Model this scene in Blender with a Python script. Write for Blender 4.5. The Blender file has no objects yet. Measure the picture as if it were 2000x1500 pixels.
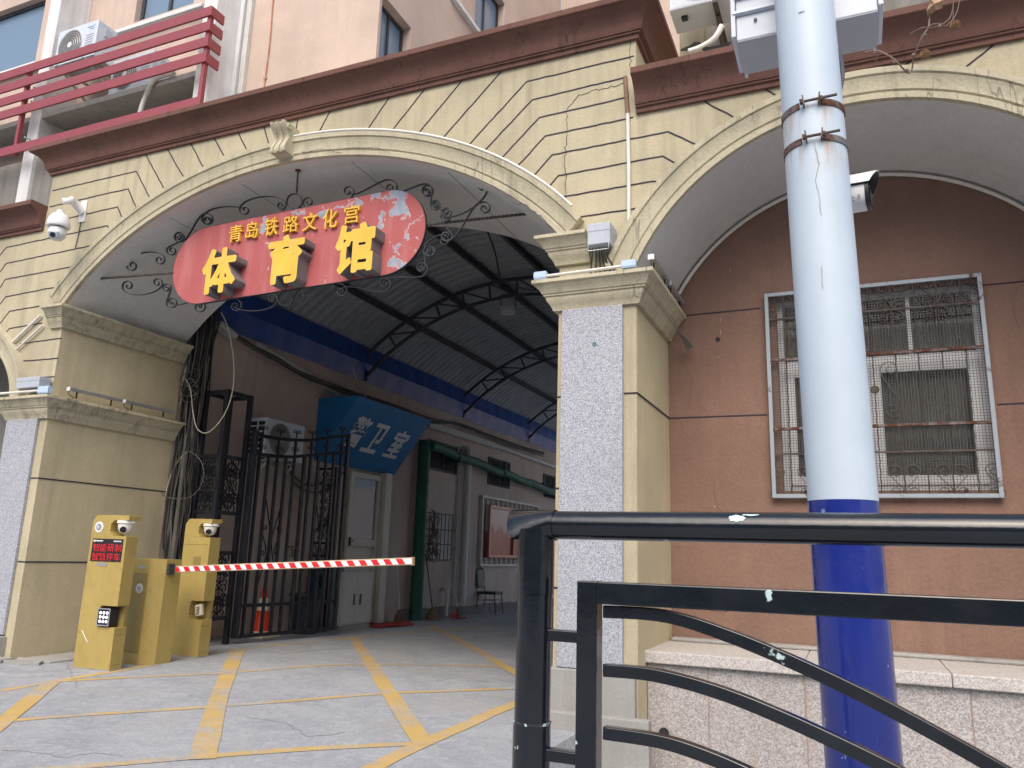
import bpy, bmesh, math, random
from mathutils import Vector, Matrix
random.seed(7)
R = math.radians
S = bpy.context.scene
COL = S.collection
# ------------------------------------------------------------------ camera, sky, sun, exposure
F = 1530.0
CAM = Vector((0.0, -5.75, 1.2))
_x = Vector((3600, -225, -F)).normalized()
_z = Vector((240, -7050, F)); _z = (_z - _x * _x.dot(_z)).normalized()
_y = _x.cross(_z)
if _y.z < 0: _y = -_y
# rows of W = world axes in view coordinates (right, down, forward)
W = Matrix((_x, _y, _z))
cam = bpy.data.cameras.new('camera'); cam.sensor_width = 36; cam.lens = F / 2000 * 36
cam.clip_start = 0.05; cam.clip_end = 3000
co = bpy.data.objects.new('camera', cam); COL.objects.link(co)
rt = W.col[0]; dn = W.col[1]; fw = W.col[2]
co.matrix_world = Matrix(((rt[0], -dn[0], -fw[0], CAM[0]), (rt[1], -dn[1], -fw[1], CAM[1]), (rt[2], -dn[2], -fw[2], CAM[2]), (0, 0, 0, 1)))
S.camera = co
wd = bpy.data.worlds.new('World'); S.world = wd; wd.use_nodes = True
nt = wd.node_tree; bg = nt.nodes['Background']
sky = nt.nodes.new('ShaderNodeTexSky'); sky.sky_type = 'NISHITA'; sky.sun_disc = False
SUN_EL, SUN_AZ = R(48), R(168)      # azimuth measured from +Y, clockwise seen from above
sky.sun_elevation = SUN_EL; sky.sun_rotation = SUN_AZ; sky.air_density = 1.0; sky.dust_density = 5.0; sky.ozone_density = 1.0
nt.links.new(sky.outputs[0], bg.inputs[0]); bg.inputs[1].default_value = 0.15
sl = bpy.data.lights.new('sun', 'SUN'); sl.energy = 1.0; sl.angle = R(60); sl.color = (1, .975, .94)
so = bpy.data.objects.new('sun', sl); COL.objects.link(so)
sd = Vector((math.sin(SUN_AZ) * math.cos(SUN_EL), math.cos(SUN_AZ) * math.cos(SUN_EL), math.sin(SUN_EL)))
so.rotation_euler = sd.to_track_quat('Z', 'Y').to_euler(); so.location = (0, -8, 12)
S.view_settings.view_transform = 'Standard'; S.view_settings.look = 'None'
S.view_settings.exposure = 0.68; S.view_settings.gamma = 1
S.cycles.max_bounces = 8; S.cycles.diffuse_bounces = 6

# ------------------------------------------------------------------ survey helpers: a sight line met with a real plane of the place
def ray(px, py):
    return W @ Vector((px - 1000, py - 750, F))
def at(px, py, ax, v):
    d = ray(px, py); t = (v - CAM[ax]) / d[ax]; return CAM + d * t
def atp(px, py, p0, n):
    d = ray(px, py); t = (Vector(p0) - CAM).dot(n) / d.dot(n); return CAM + d * t
def FY(px, py, y=0.0): return at(px, py, 1, y)

# ------------------------------------------------------------------ materials
def lin(r, g, b):
    f = lambda c: (c / 255) / 12.92 if c < 10.3 else (((c / 255) + .055) / 1.055) ** 2.4
    return (f(r), f(g), f(b), 1)
MATS = {}
class NT:
    def __init__(s, name):
        s.m = bpy.data.materials.new(name); s.m.use_nodes = True; s.t = s.m.node_tree
        s.b = s.t.nodes['Principled BSDF']; s.tc = None
    def n(s, typ, **kw):
        o = s.t.nodes.new(typ)
        for k, v in kw.items(): setattr(o, k, v)
        return o
    def l(s, a, b): s.t.links.new(a, b)
    def co(s, scale=(1, 1, 1)):
        if not s.tc: s.tc = s.n('ShaderNodeNewGeometry')
        mp = s.n('ShaderNodeMapping'); mp.inputs['Scale'].default_value = scale
        s.l(s.tc.outputs['Position'], mp.inputs['Vector']); return mp.outputs[0]
    def noise(s, scale, detail=4, rough=.55, dist=0, stretch=(1, 1, 1)):
        n = s.n('ShaderNodeTexNoise'); n.inputs['Scale'].default_value = scale; n.inputs['Detail'].default_value = detail
        n.inputs['Roughness'].default_value = rough; n.inputs['Distortion'].default_value = dist
        s.l(s.co(stretch), n.inputs['Vector']); return n.outputs['Fac']
    def ramp(s, fac, stops):
        r = s.n('ShaderNodeValToRGB'); e = r.color_ramp.elements
        while len(e) < len(stops): e.new(.5)
        for i, (p, c) in enumerate(stops):
            e[i].position = p; e[i].color = c if not isinstance(c, (int, float)) else (c, c, c, 1)
        s.l(fac, r.inputs[0]); return r.outputs[0]
    def mix(s, fac, a, b, mode='MIX'):
        m = s.n('ShaderNodeMix', data_type='RGBA', blend_type=mode)
        for i, v in ((0, fac), (6, a), (7, b)):
            if hasattr(v, 'type') and not isinstance(v, (tuple, float, int)): s.l(v, m.inputs[i])
            else: m.inputs[i].default_value = v
        return m.outputs[2]
    def bump(s, fac, dist, strength=1.0, prev=None):
        b = s.n('ShaderNodeBump'); b.inputs['Distance'].default_value = dist; b.inputs['Strength'].default_value = strength
        s.l(fac, b.inputs['Height'])
        if prev: s.l(prev, b.inputs['Normal'])
        s.l(b.outputs[0], s.b.inputs['Normal']); return b.outputs[0]
    def set(s, col=None, rough=None, metal=None, spec=None, coat=None):
        for k, v in (('Base Color', col), ('Roughness', rough), ('Metallic', metal), ('Specular IOR Level', spec), ('Coat Weight', coat)):
            if v is None: continue
            if isinstance(v, (tuple, float, int)): s.b.inputs[k].default_value = v
            else: s.l(v, s.b.inputs[k])
        return s

def stucco(name, c, dirt, stain=.5, bump=.004, scale=55, patch=.12, streak=True, drips=0):
    k = NT(name)
    big = k.noise(.9, 5, .6)
    c1 = tuple(min(1, v * (1 + patch)) for v in c[:3]) + (1,); c2 = tuple(v * (1 - patch) for v in c[:3]) + (1,)
    col = k.mix(k.ramp(big, [(.35, 0.0), (.65, 1.0)]), c2, c1)
    mid = k.noise(5, 5, .65)
    col = k.mix(k.ramp(mid, [(.35, .0), (.75, .35)]), col, tuple(v * .82 for v in c[:3]) + (1,))
    if streak:
        st = k.noise(1.0, 6, .62, .3, (9, 9, .55))
        pt = k.noise(.7, 3, .5)
        f = k.mix(1.0, k.ramp(st, [(.46, 0.0), (.68, stain)]), k.ramp(pt, [(.4, 0.1), (.65, 1.0)]), 'MULTIPLY')
        col = k.mix(f, col, dirt)
    if drips:
        dn = k.noise(1.0, 2, .45, 0, (9, 9, .28)); pm = k.noise(1.3, 3, .5)
        f = k.mix(1.0, k.ramp(dn, [(.485, 0.0), (.497, drips), (.503, drips), (.515, 0.0)]), k.ramp(pm, [(.45, 0.0), (.6, 1.0)]), 'MULTIPLY')
        col = k.mix(f, col, dirt)
    g = k.noise(scale, 3, .6)
    col = k.mix(k.ramp(g, [(.3, .22), (.6, .0)]), col, tuple(v * .5 for v in c[:3]) + (1,))
    k.set(col, .9, spec=.25)
    b1 = k.bump(g, bump, .8); k.bump(mid, .01, .4, b1)
    return k.m
def painted(name, c, rough=.45, var=.12, dirt=None, metal=0, grime=.3, bump=0.0008, coat=0, chips=None, chipc=None):
    k = NT(name)
    n = k.noise(3.5, 5, .6)
    col = k.mix(k.ramp(n, [(.3, 0.0), (.7, 1.0)]), tuple(v * (1 - var) for v in c[:3]) + (1,), tuple(min(1, v * (1 + var)) for v in c[:3]) + (1,))
    if dirt:
        d = k.noise(14, 5, .7, .5, (1, 1, .45))
        col = k.mix(k.ramp(d, [(.5, 0.0), (.75, grime)]), col, dirt)
    if chips:
        d = k.noise(chips, 4, .5); col = k.mix(k.ramp(d, [(.685, 0.0), (.695, 1.0)]), col, chipc)
    r = k.ramp(k.noise(9, 4, .6), [(.3, max(0, rough - .08)), (.7, rough + .1)])
    k.set(col, r, metal, coat=coat)
    if bump: k.bump(k.noise(30, 3), bump, .6)
    return k.m
def rusty(name, c, rust, lo=.5, hi=.6, rough=.6, metal=0.2, sc=9):
    k = NT(name); n = k.noise(sc, 6, .7, .4)
    col = k.mix(k.ramp(n, [(lo, 0.0), (hi, 1.0)]), c, rust)
    k.set(col, k.ramp(n, [(lo, rough), (hi, .9)]), metal); k.bump(k.noise(60, 3), .001, .6); return k.m
def granite(name, a, b, c, sc=90, rough=.55, stainc=None):
    k = NT(name)
    v = k.n('ShaderNodeTexVoronoi'); v.inputs['Scale'].default_value = sc; k.l(k.co(), v.inputs['Vector'])
    sp = k.n('ShaderNodeSeparateColor'); k.l(v.outputs['Color'], sp.inputs[0])
    col = k.ramp(sp.outputs[0], [(.0, a), (.34, a), (.36, b), (.74, b), (.76, c), (1, c)])
    nn = k.noise(sc * 1.5, 3, .7); col = k.mix(k.ramp(nn, [(.35, .45), (.6, 0.0)]), col, tuple(x * .45 for x in b[:3]) + (1,))
    big = k.noise(1.3, 4, .6); col = k.mix(k.ramp(big, [(.4, 0.0), (.8, .25)]), col, tuple(x * .6 for x in b[:3]) + (1,))
    if stainc:
        st = k.noise(1, 5, .6, .4, (7, 7, 1.2)); col = k.mix(k.ramp(st, [(.55, 0.0), (.75, .5)]), col, stainc)
    k.set(col, rough); k.bump(nn, .0006, .5); return k.m

M = {}
M['cream'] = stucco('cream_stucco', (.45, .405, .285, 1), (.17, .15, .115, 1), .5, .004, 55, .16)
M['cream_trim'] = stucco('cream_trim', (.50, .46, .335, 1), (.09, .08, .07, 1), .6, .006, 45, drips=.6)
M['cream_jamb'] = stucco('cream_jamb_render', (.52, .455, .30, 1), (.25, .21, .15, 1), .3)
M['soffit'] = stucco('pale_soffit_plaster', (.62, .615, .60, 1), (.36, .35, .33, 1), .3, .001, 40, .05)
M['brown'] = stucco('brown_cornice_paint', (.150, .078, .062, 1), (.04, .028, .026, 1), .5, .002, 70, drips=.6)
M['terra'] = stucco('terracotta_render', (.24, .148, .114, 1), (.13, .08, .065, 1), .35, .007, 38)
M['peach'] = stucco('peach_render', (.52, .415, .355, 1), (.38, .30, .25, 1), .4, .002)
M['peach_in'] = stucco('passage_peach_wall', (.52, .43, .38, 1), (.22, .17, .15, 1), .35, .002)
M['white_col'] = stucco('white_column_paint', (.66, .67, .68, 1), (.35, .34, .33, 1), .5, .002)
M['concrete'] = stucco('bare_concrete', (.33, .325, .31, 1), (.15, .145, .13, 1), .6, .003)
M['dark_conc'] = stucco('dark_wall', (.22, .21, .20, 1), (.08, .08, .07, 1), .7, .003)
M['groove'] = painted('groove_dark', (.035, .028, .045, 1), .9)
M['granite_blue'] = granite('grey_blue_granite', (.56, .58, .63, 1), (.36, .38, .43, 1), (.17, .185, .23, 1), 220)
M['granite_pink'] = granite('pale_pink_granite', (.54, .515, .50, 1), (.39, .365, .355, 1), (.28, .26, .255, 1), 120, .7, (.30, .20, .14, 1))
M['granite_cap'] = granite('ledge_granite', (.62, .60, .57, 1), (.50, .47, .44, 1), (.40, .37, .35, 1), 120, .75)
def ground_mat(name, paint=None):
    k = NT(name)
    a = k.noise(1.1, 6, .62, 1.2); b = k.noise(6, 6, .7, 2.2, (1, 1, 1)); c = k.noise(60, 3, .7)
    col = k.mix(k.ramp(a, [(.3, 0.0), (.7, 1.0)]), (.235, .255, .285, 1), (.36, .38, .405, 1))
    col = k.mix(k.ramp(b, [(.45, 0.0), (.64, .5)]), col, (.46, .48, .50, 1))
    e = k.noise(9, 5, .75, 3.5, (1, 2.2, 1)); col = k.mix(k.ramp(e, [(.53, 0.0), (.62, .45)]), col, (.45, .455, .46, 1))
    d = k.noise(.8, 5, .6, .6); col = k.mix(k.ramp(d, [(.56, 0.0), (.60, .5)]), col, (.36, .35, .335, 1))
    agg = k.n('ShaderNodeTexVoronoi'); agg.inputs['Scale'].default_value = 45; k.l(k.co(), agg.inputs['Vector'])
    col = k.mix(k.ramp(agg.outputs['Distance'], [(.15, .28), (.35, 0.0)]), col, (.16, .15, .15, 1))
    col = k.mix(k.ramp(c, [(.35, .35), (.6, 0.0)]), col, (.17, .17, .18, 1))
    if paint:
        w = k.noise(11, 6, .72, 1.5); w2 = k.noise(1.7, 3, .5)
        wf = k.mix(.5, w, w2)
        pc = k.mix(k.noise(3, 4), paint, tuple(x * .72 for x in paint[:3]) + (1,))
        col = k.mix(k.ramp(wf, [(.40, .12), (.53, .8)]), col, pc)
    k.set(col, .85, spec=.3); b1 = k.bump(c, .002, .6); k.bump(b, .006, .5, b1); return k.m
M['ground'] = ground_mat('worn_concrete_ground')
M['line'] = ground_mat('worn_yellow_paint', (.62, .40, .085, 1))
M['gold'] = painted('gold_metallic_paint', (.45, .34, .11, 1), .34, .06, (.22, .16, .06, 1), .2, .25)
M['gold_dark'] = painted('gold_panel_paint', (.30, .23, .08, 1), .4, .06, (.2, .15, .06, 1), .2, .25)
M['black_rail'] = painted('black_gloss_paint', (.006, .009, .013, 1), .17, .3, (.015, .018, .022, 1), 0, .5, .0012, .2, 9.5, (.45, .58, .58, 1))
M['black_iron'] = painted('dusty_black_iron', (.009, .011, .018, 1), .4, .3, (.06, .065, .075, 1), .15, .5)
M['dark_iron'] = rusty('dark_scroll_iron', (.045, .048, .055, 1), (.10, .05, .03, 1), .6, .75, .5)
M['rust_iron'] = rusty('rusty_grille_iron', (.075, .068, .062, 1), (.070, .042, .030, 1), .45, .65, .6)
M['frame_iron'] = rusty('pale_blue_frame_iron', (.30, .345, .39, 1), (.13, .055, .03, 1), .57, .64, .5, .1, 6)
M['rust'] = rusty('rusty_band', (.16, .15, .15, 1), (.10, .036, .02, 1), .42, .55, .6, .3, 14)
M['white_pole'] = painted('white_blue_pole_paint', (.62, .71, .80, 1), .32, .04, (.42, .46, .48, 1), 0, .35, .0003, .2)
def pole_white():
    k = NT('white_blue_pole_paint')
    n = k.noise(3.5, 5, .6); col = k.mix(k.ramp(n, [(.3, 0.0), (.7, 1.0)]), (.44, .525, .61, 1), (.485, .575, .66, 1))
    sx = k.n('ShaderNodeSeparateXYZ'); k.l(k.tc.outputs['Position'], sx.inputs[0])
    for py_s in (200, 270):
        zb = FY(1588, py_s, -3.27).z; mr = k.n('ShaderNodeMapRange'); k.l(sx.outputs['Z'], mr.inputs[0])
        for i, v in ((1, zb - .13), (2, zb - .005), (3, 0), (4, 1)): mr.inputs[i].default_value = v
        lt = k.n('ShaderNodeMath', operation='LESS_THAN'); k.l(sx.outputs['Z'], lt.inputs[0]); lt.inputs[1].default_value = zb
        st = k.ramp(k.noise(1, 4, .6, .2, (38, 38, 4)), [(.48, 0.0), (.66, 1.0)])
        f = k.mix(1.0, mr.outputs[0], st, 'MULTIPLY'); f = k.mix(1.0, f, lt.outputs[0], 'MULTIPLY')
        f2 = k.mix(1.0, f, (.75, .75, .75, 1), 'MULTIPLY')
        col = k.mix(f2, col, (.42, .24, .10, 1))
    gr = k.noise(1, 5, .6, .3, (14, 14, .9)); col = k.mix(k.ramp(gr, [(.6, 0.0), (.8, .4)]), col, (.40, .44, .47, 1))
    k.set(col, .42, spec=.35); return k.m
M['white_pole'] = pole_white()
M['blue_pole'] = painted('deep_blue_pole_paint', (.010, .022, .19, 1), .22, .12, (.03, .045, .22, 1), 0, .3, .0004, .4, 26, (.16, .2, .42, 1))
M['box_white'] = painted('white_metal_box', (.52, .57, .64, 1), .4, .04, (.40, .42, .45, 1), 0, .2)
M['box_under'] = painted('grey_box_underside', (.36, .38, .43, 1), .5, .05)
M['plastic_white'] = painted('white_plastic', (.68, .69, .70, 1), .35, .03)
M['plastic_grey'] = painted('grey_plastic', (.40, .44, .50, 1), .5, .06, (.25, .26, .28, 1))
M['plastic_blue'] = painted('pale_blue_plastic', (.42, .55, .70, 1), .5, .06)
M['alu'] = painted('brushed_aluminium', (.45, .46, .48, 1), .35, .08, None, .6)
M['pvc'] = painted('cream_white_pvc', (.66, .64, .59, 1), .5, .05, (.42, .38, .32, 1))
M['pvc_grey'] = painted('grey_white_pvc', (.52, .52, .50, 1), .5, .06, (.25, .23, .2, 1))
M['black'] = painted('black_plastic', (.015, .015, .017, 1), .4, .2)
M['cable'] = painted('black_cable', (.014, .013, .013, 1), .6, .2)
M['cable_grey'] = painted('dusty_grey_cable', (.10, .095, .085, 1), .7, .25)
M['cable_cream'] = painted('cream_cable', (.50, .46, .36, 1), .6, .1)
M['red_rail'] = painted('red_oxide_rail_paint', (.24, .046, .056, 1), .42, .06, (.25, .05, .06, 1), 0, .3)
def sign_red():
    k = NT('peeling_red_sign_paint')
    col = k.mix(k.noise(2.2, 4), (.33, .062, .068, 1), (.42, .115, .11, 1))
    col = k.mix(k.ramp(k.noise(1, 5, .6, .2, (8, 1, .7)), [(.5, 0.0), (.75, .25)]), col, (.60, .33, .34, 1))
    # peeled patches: more along the top edge and the right end
    g = k.tc; sx = k.n('ShaderNodeSeparateXYZ'); k.l(g.outputs['Position'], sx.inputs[0])
    mr = k.n('ShaderNodeMapRange'); k.l(sx.outputs['X'], mr.inputs[0])
    for i, v in ((1, -4.6), (2, -3.7), (3, 0), (4, .085)): mr.inputs[i].default_value = v
    mz = k.n('ShaderNodeMapRange'); k.l(sx.outputs['Z'], mz.inputs[0])
    for i, v in ((1, 4.25), (2, 4.6), (3, 0), (4, .05)): mz.inputs[i].default_value = v
    mx = k.n('ShaderNodeMapRange'); k.l(sx.outputs['X'], mx.inputs[0])
    for i, v in ((1, -6.0), (2, -5.5), (3, -.14), (4, 0)): mx.inputs[i].default_value = v
    n = k.noise(4.6, 7, .60, .5)
    ad = k.n('ShaderNodeMath', operation='ADD'); k.l(n, ad.inputs[0]); k.l(mr.outputs[0], ad.inputs[1])
    a2 = k.n('ShaderNodeMath', operation='ADD'); k.l(ad.outputs[0], a2.inputs[0]); k.l(mz.outputs[0], a2.inputs[1])
    a3 = k.n('ShaderNodeMath', operation='ADD'); k.l(a2.outputs[0], a3.inputs[0]); k.l(mx.outputs[0], a3.inputs[1])
    m = k.ramp(a3.outputs[0], [(.628, 0.0), (.638, 1.0)]); ed = k.ramp(a3.outputs[0], [(.615, 0.0), (.626, 1.0), (.634, 1.0), (.641, 0.0)])
    pc = k.mix(k.ramp(k.noise(9, 5, .7), [(.35, 0.0), (.65, 1.0)]), (.20, .23, .30, 1), (.34, .37, .44, 1))
    col = k.mix(m, col, pc); col = k.mix(ed, col, (.48, .38, .38, 1))
    k.set(col, .65); k.bump(m, .0015, .8); return k.m
M['sign_red'] = sign_red()
M['yellow'] = painted('golden_yellow_letter', (.72, .43, .045, 1), .45, .12, (.62, .42, .20, 1), 0, .6)
M['letter_side'] = painted('weathered_letter_side', (.17, .16, .165, 1), .6, .2, (.09, .08, .08, 1))
M['sign_blue'] = painted('blue_sign_sheet', (.012, .15, .38, 1), .4, .12, (.02, .10, .25, 1))
M['letter_white'] = painted('white_letter', (.62, .66, .70, 1), .5, .05)
M['blue_sheet'] = painted('blue_roof_flashing', (.012, .058, .27, 1), .4, .25, (.03, .05, .12, 1))
M['roof_sheet'] = painted('grey_corrugated_sheet', (.29, .315, .335, 1), .5, .15, (.10, .10, .10, 1), .2, .4)
M['steel_dark'] = painted('dark_truss_steel', (.035, .038, .045, 1), .6, .25)
M['green_wrap'] = painted('green_netting_wrap', (.008, .085, .055, 1), .6, .3, (.01, .05, .035, 1), 0, .6, .004)
M['orange_cone'] = painted('red_orange_cone', (.62, .05, .02, 1), .5, .08)
M['cone_band'] = painted('pale_cone_band', (.62, .56, .42, 1), .5, .08)
M['boom_white'] = painted('white_boom_paint', (.75, .77, .80, 1), .4, .05)
M['boom_red'] = painted('red_boom_tape', (.60, .02, .025, 1), .4, .08)
M['boom_edge'] = painted('tan_boom_edge', (.42, .32, .20, 1), .5, .1)
M['teal'] = painted('teal_metal', (.07, .15, .19, 1), .5, .15)
M['dark_tub'] = painted('dark_blue_tub', (.02, .03, .05, 1), .5, .15)
M['cab_white'] = painted('dusty_white_cabinet', (.46, .47, .46, 1), .5, .06, (.25, .24, .22, 1))
M['door_white'] = painted('off_white_door', (.52, .50, .44, 1), .5, .06, (.3, .27, .22, 1))
M['chair_green'] = painted('dark_green_vinyl', (.012, .045, .04, 1), .45, .2)
M['mat_red'] = painted('red_mat', (.36, .03, .03, 1), .8, .2)
M['straw'] = painted('straw_broom', (.14, .10, .07, 1), .9, .3)
M['bark'] = painted('twig_bark', (.20, .14, .115, 1), .8, .25)
M['dry_leaf'] = painted('dry_leaf', (.36, .22, .13, 1), .7, .3)
M['seed'] = painted('seed_ball_fuzz', (.34, .21, .11, 1), .95, .25, None, 0, 0, .004)
M['stone'] = stucco('rubble_base', (.20, .19, .18, 1), (.07, .07, .06, 1), .7, .01, 20)
M['pink_frame'] = painted('rose_metal_frame', (.35, .19, .16, 1), .4, .1, None, .5)
def glassm(name, c, rough=.03, alpha=.35):
    k = NT(name); k.set(c, rough, spec=.8); k.b.inputs['Transmission Weight'].default_value = 0
    tr = k.n('ShaderNodeBsdfTransparent'); fr = k.n('ShaderNodeLayerWeight'); fr.inputs[0].default_value = .35
    mx = k.n('ShaderNodeMixShader'); rp = k.ramp(fr.outputs['Fresnel'], [(0, alpha), (1, 1.0)])
    k.l(rp, mx.inputs[0]); k.l(tr.outputs[0], mx.inputs[1]); k.l(k.b.outputs[0], mx.inputs[2])
    k.l(mx.outputs[0], k.t.nodes['Material Output'].inputs[0]); return k.m
M['glass'] = glassm('window_glass', (.02, .025, .03, 1), .03, .22)
M['glass_sky'] = glassm('sky_tinted_glass', (.20, .30, .42, 1), .03, .7)  # blue of the reflected sky is mixed into the pane colour
M['curtain'] = painted('grey_curtain_cloth', (.56, .56, .51, 1), .9, .12)
M['curtain_tan'] = painted('tan_curtain_cloth', (.56, .52, .40, 1), .9, .12)
M['dark_room'] = painted('dark_room', (.02, .02, .022, 1), .9)
M['lens'] = painted('lens_glass', (.01, .012, .015, 1), .08, .1)
def emis(name, c, s):
    k = NT(name); k.b.inputs['Base Color'].default_value = c; k.b.inputs['Emission Color'].default_value = c; k.b.inputs['Emission Strength'].default_value = s; return k.m
M['led_red'] = emis('red_led', (.75, .012, .03, 1), .25)
M['led_white'] = emis('white_lamp_dot', (.9, .95, 1, 1), .8)
def poster():
    k = NT('red_poster_print')
    g = k.n('ShaderNodeNewGeometry'); sx = k.n('ShaderNodeSeparateXYZ'); k.l(g.outputs['Position'], sx.inputs[0])
    k.tc = g
    mz = k.n('ShaderNodeMapRange'); k.l(sx.outputs['Z'], mz.inputs[0])
    for i, v in ((1, 1.1), (2, 2.4), (3, 0), (4, 1)): mz.inputs[i].default_value = v
    n = k.noise(3, 3, .5, .5, (1, 1.3, .6)); ad = k.mix(.35, mz.outputs[0], n)
    col = k.ramp(ad, [(.3, (.24, .03, .03, 1)), (.5, (.30, .08, .07, 1)), (.56, (.42, .33, .31, 1)), (.8, (.50, .46, .43, 1))])
    k.set(col, .3); return k.m
M['poster'] = poster()

# ------------------------------------------------------------------ mesh helpers (world coordinates in, one object out)
class MB:
    def __init__(s): s.v = []; s.f = []; s.mi = []; s.cur = 0
    def add(s, vs, fs, mi=None):
        o = len(s.v); s.v += [tuple(v) for v in vs]
        for f in fs: s.f.append([o + i for i in f]); s.mi.append(s.cur if mi is None else mi)
    def box(s, x0, x1, y0, y1, z0, z1, mi=None):
        v = [(x, y, z) for z in (z0, z1) for y in (y0, y1) for x in (x0, x1)]
        s.add(v, [(0, 2, 3, 1), (4, 5, 7, 6), (0, 1, 5, 4), (2, 6, 7, 3), (0, 4, 6, 2), (1, 3, 7, 5)], mi); return s
    def obox(s, c, u, v, w, mi=None):
        c, u, v, w = map(Vector, (c, u, v, w))
        p = [c + u * a + v * b + w * d for d in (-.5, .5) for b in (-.5, .5) for a in (-.5, .5)]
        s.add(p, [(0, 2, 3, 1), (4, 5, 7, 6), (0, 1, 5, 4), (2, 6, 7, 3), (0, 4, 6, 2), (1, 3, 7, 5)], mi); return s
    def bar(s, a, b, w, h, up=(0, 0, 1), mi=None):
        a, b = Vector(a), Vector(b); d = b - a; n = d.normalized(); up = Vector(up)
        sd = n.cross(up)
        if sd.length < 1e-4: sd = n.cross(Vector((1, 0, 0)))
        sd.normalize(); u2 = sd.cross(n)
        return s.obox((a + b) / 2, sd * w, d, u2 * h, mi)
    def sweep(s, pts, sec, ups=None, caps=True, closed=False, mi=None):
        # sec: list of (a,b) offsets along side/up; fixed up vector
        pts = [Vector(p) for p in pts]; n = len(pts); m = len(sec); vs = []
        up = Vector(ups) if ups else None; prev = None
        for i in range(n):
            if closed: t = pts[(i + 1) % n] - pts[i - 1]
            else: t = pts[min(i + 1, n - 1)] - pts[max(i - 1, 0)]
            if t.length < 1e-9: t = Vector((0, 0, 1))
            t.normalize()
            if up:
                sd = t.cross(up)
                if sd.length < 1e-3: sd = prev or t.cross(Vector((1, .1, 0)))
                sd = sd.normalized(); u2 = sd.cross(t)
            else:
                if prev is None:
                    sd = t.cross(Vector((.12, .31, 1)));
                    if sd.length < 1e-3: sd = t.cross(Vector((1, 0, 0)))
                else: sd = prev - t * prev.dot(t)
                sd.normalize(); u2 = sd.cross(t)
            prev = sd
            vs += [pts[i] + sd * a + u2 * b for a, b in sec]
        fs = []
        for i in range(n if closed else n - 1):
            j = (i + 1) % n
            for k in range(m): fs.append((i * m + k, i * m + (k + 1) % m, j * m + (k + 1) % m, j * m + k))
        if caps and not closed:
            fs.append(tuple(range(m))[::-1]); fs.append(tuple((n - 1) * m + k for k in range(m)))
        s.add(vs, fs, mi); return s
    def tube(s, pts, r, seg=8, closed=False, mi=None):
        return s.sweep(pts, [(r * math.cos(2 * math.pi * k / seg), r * math.sin(2 * math.pi * k / seg)) for k in range(seg)], None, True, closed, mi)
    def strap(s, pts, th, dp, up=(0, 1, 0), mi=None):
        a, b = th / 2, dp / 2
        return s.sweep(pts, [(-a, -b), (a, -b), (a, b), (-a, b)], up, mi=mi)
    def lathe(s, c, prof, seg=24, axis='Z', mi=None):
        c = Vector(c); vs = []; n = len(prof)
        for r, h in prof:
            for k in range(seg):
                a = 2 * math.pi * k / seg; p, q = r * math.cos(a), r * math.sin(a)
                vs.append(c + (Vector((p, q, h)) if axis == 'Z' else Vector((p, h, q)) if axis == 'Y' else Vector((h, p, q))))
        fs = [(i * seg + k, i * seg + (k + 1) % seg, (i + 1) * seg + (k + 1) % seg, (i + 1) * seg + k) for i in range(n - 1) for k in range(seg)]
        fs.append(tuple(range(seg))[::-1]); fs.append(tuple((n - 1) * seg + k for k in range(seg)))
        s.add(vs, fs, mi); return s
    def prism(s, poly, o, u, v, w, mi=None, mside=None):
        # poly in (u,v), extruded along w
        o, u, v, w = map(Vector, (o, u, v, w)); n = len(poly)
        vs = [o + u * a + v * b for a, b in poly] + [o + u * a + v * b + w for a, b in poly]
        s.add(vs, [tuple(range(n))[::-1], tuple(range(n, 2 * n))], mi)
        s.add(vs, [(i, (i + 1) % n, n + (i + 1) % n, n + i) for i in range(n)], mi if mside is None else mside); return s
    def build(s, name, mats, parent=None, loc=None, smooth=None, bevel=None, weld=False):
        if not isinstance(mats, (list, tuple)): mats = [mats]
        root = Vector((0, 0, 0)); p = parent
        while p is not None: root += p.location; p = p.parent
        l = Vector(loc) if loc is not None else Vector((0, 0, 0))
        me = bpy.data.meshes.new(name); off = root + l
        me.from_pydata([tuple(Vector(v) - off) for v in s.v], [], s.f)
        for m in mats: me.materials.append(m if not isinstance(m, str) else M[m])
        for i, pl in enumerate(me.polygons): pl.material_index = s.mi[i]
        bm = bmesh.new(); bm.from_mesh(me)
        if weld: bmesh.ops.remove_doubles(bm, verts=bm.verts, dist=1e-5)
        bmesh.ops.recalc_face_normals(bm, faces=bm.faces); bm.to_mesh(me); bm.free()
        if smooth:
            for pl in me.polygons: pl.use_smooth = True
            me.set_sharp_from_angle(angle=R(smooth))
        ob = bpy.data.objects.new(name, me); COL.objects.link(ob); ob.location = l
        if parent is not None: ob.parent = parent
        if bevel:
            b = ob.modifiers.new('bevel', 'BEVEL'); b.width = bevel; b.segments = 2; b.limit_method = 'ANGLE'; b.angle_limit = R(40)
            b.harden_normals = False
        return ob
def build_each(mb, name, mats, parent=None, **kw):
    par = list(range(len(mb.v)))
    def fd(i):
        while par[i] != i: par[i] = par[par[i]]; i = par[i]
        return i
    for f in mb.f:
        a = fd(f[0])
        for i in f[1:]:
            b = fd(i)
            if a != b: par[b] = a
    grp = {}
    for k, f in enumerate(mb.f): grp.setdefault(fd(f[0]), []).append(k)
    out = []
    for ks in grp.values():
        q = MB(); mp = {}
        for k in ks:
            g = []
            for i in mb.f[k]:
                if i not in mp: mp[i] = len(q.v); q.v.append(mb.v[i])
                g.append(mp[i])
            q.f.append(g); q.mi.append(mb.mi[k])
        out.append(q.build(name, mats, parent, **kw))
    return out
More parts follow.
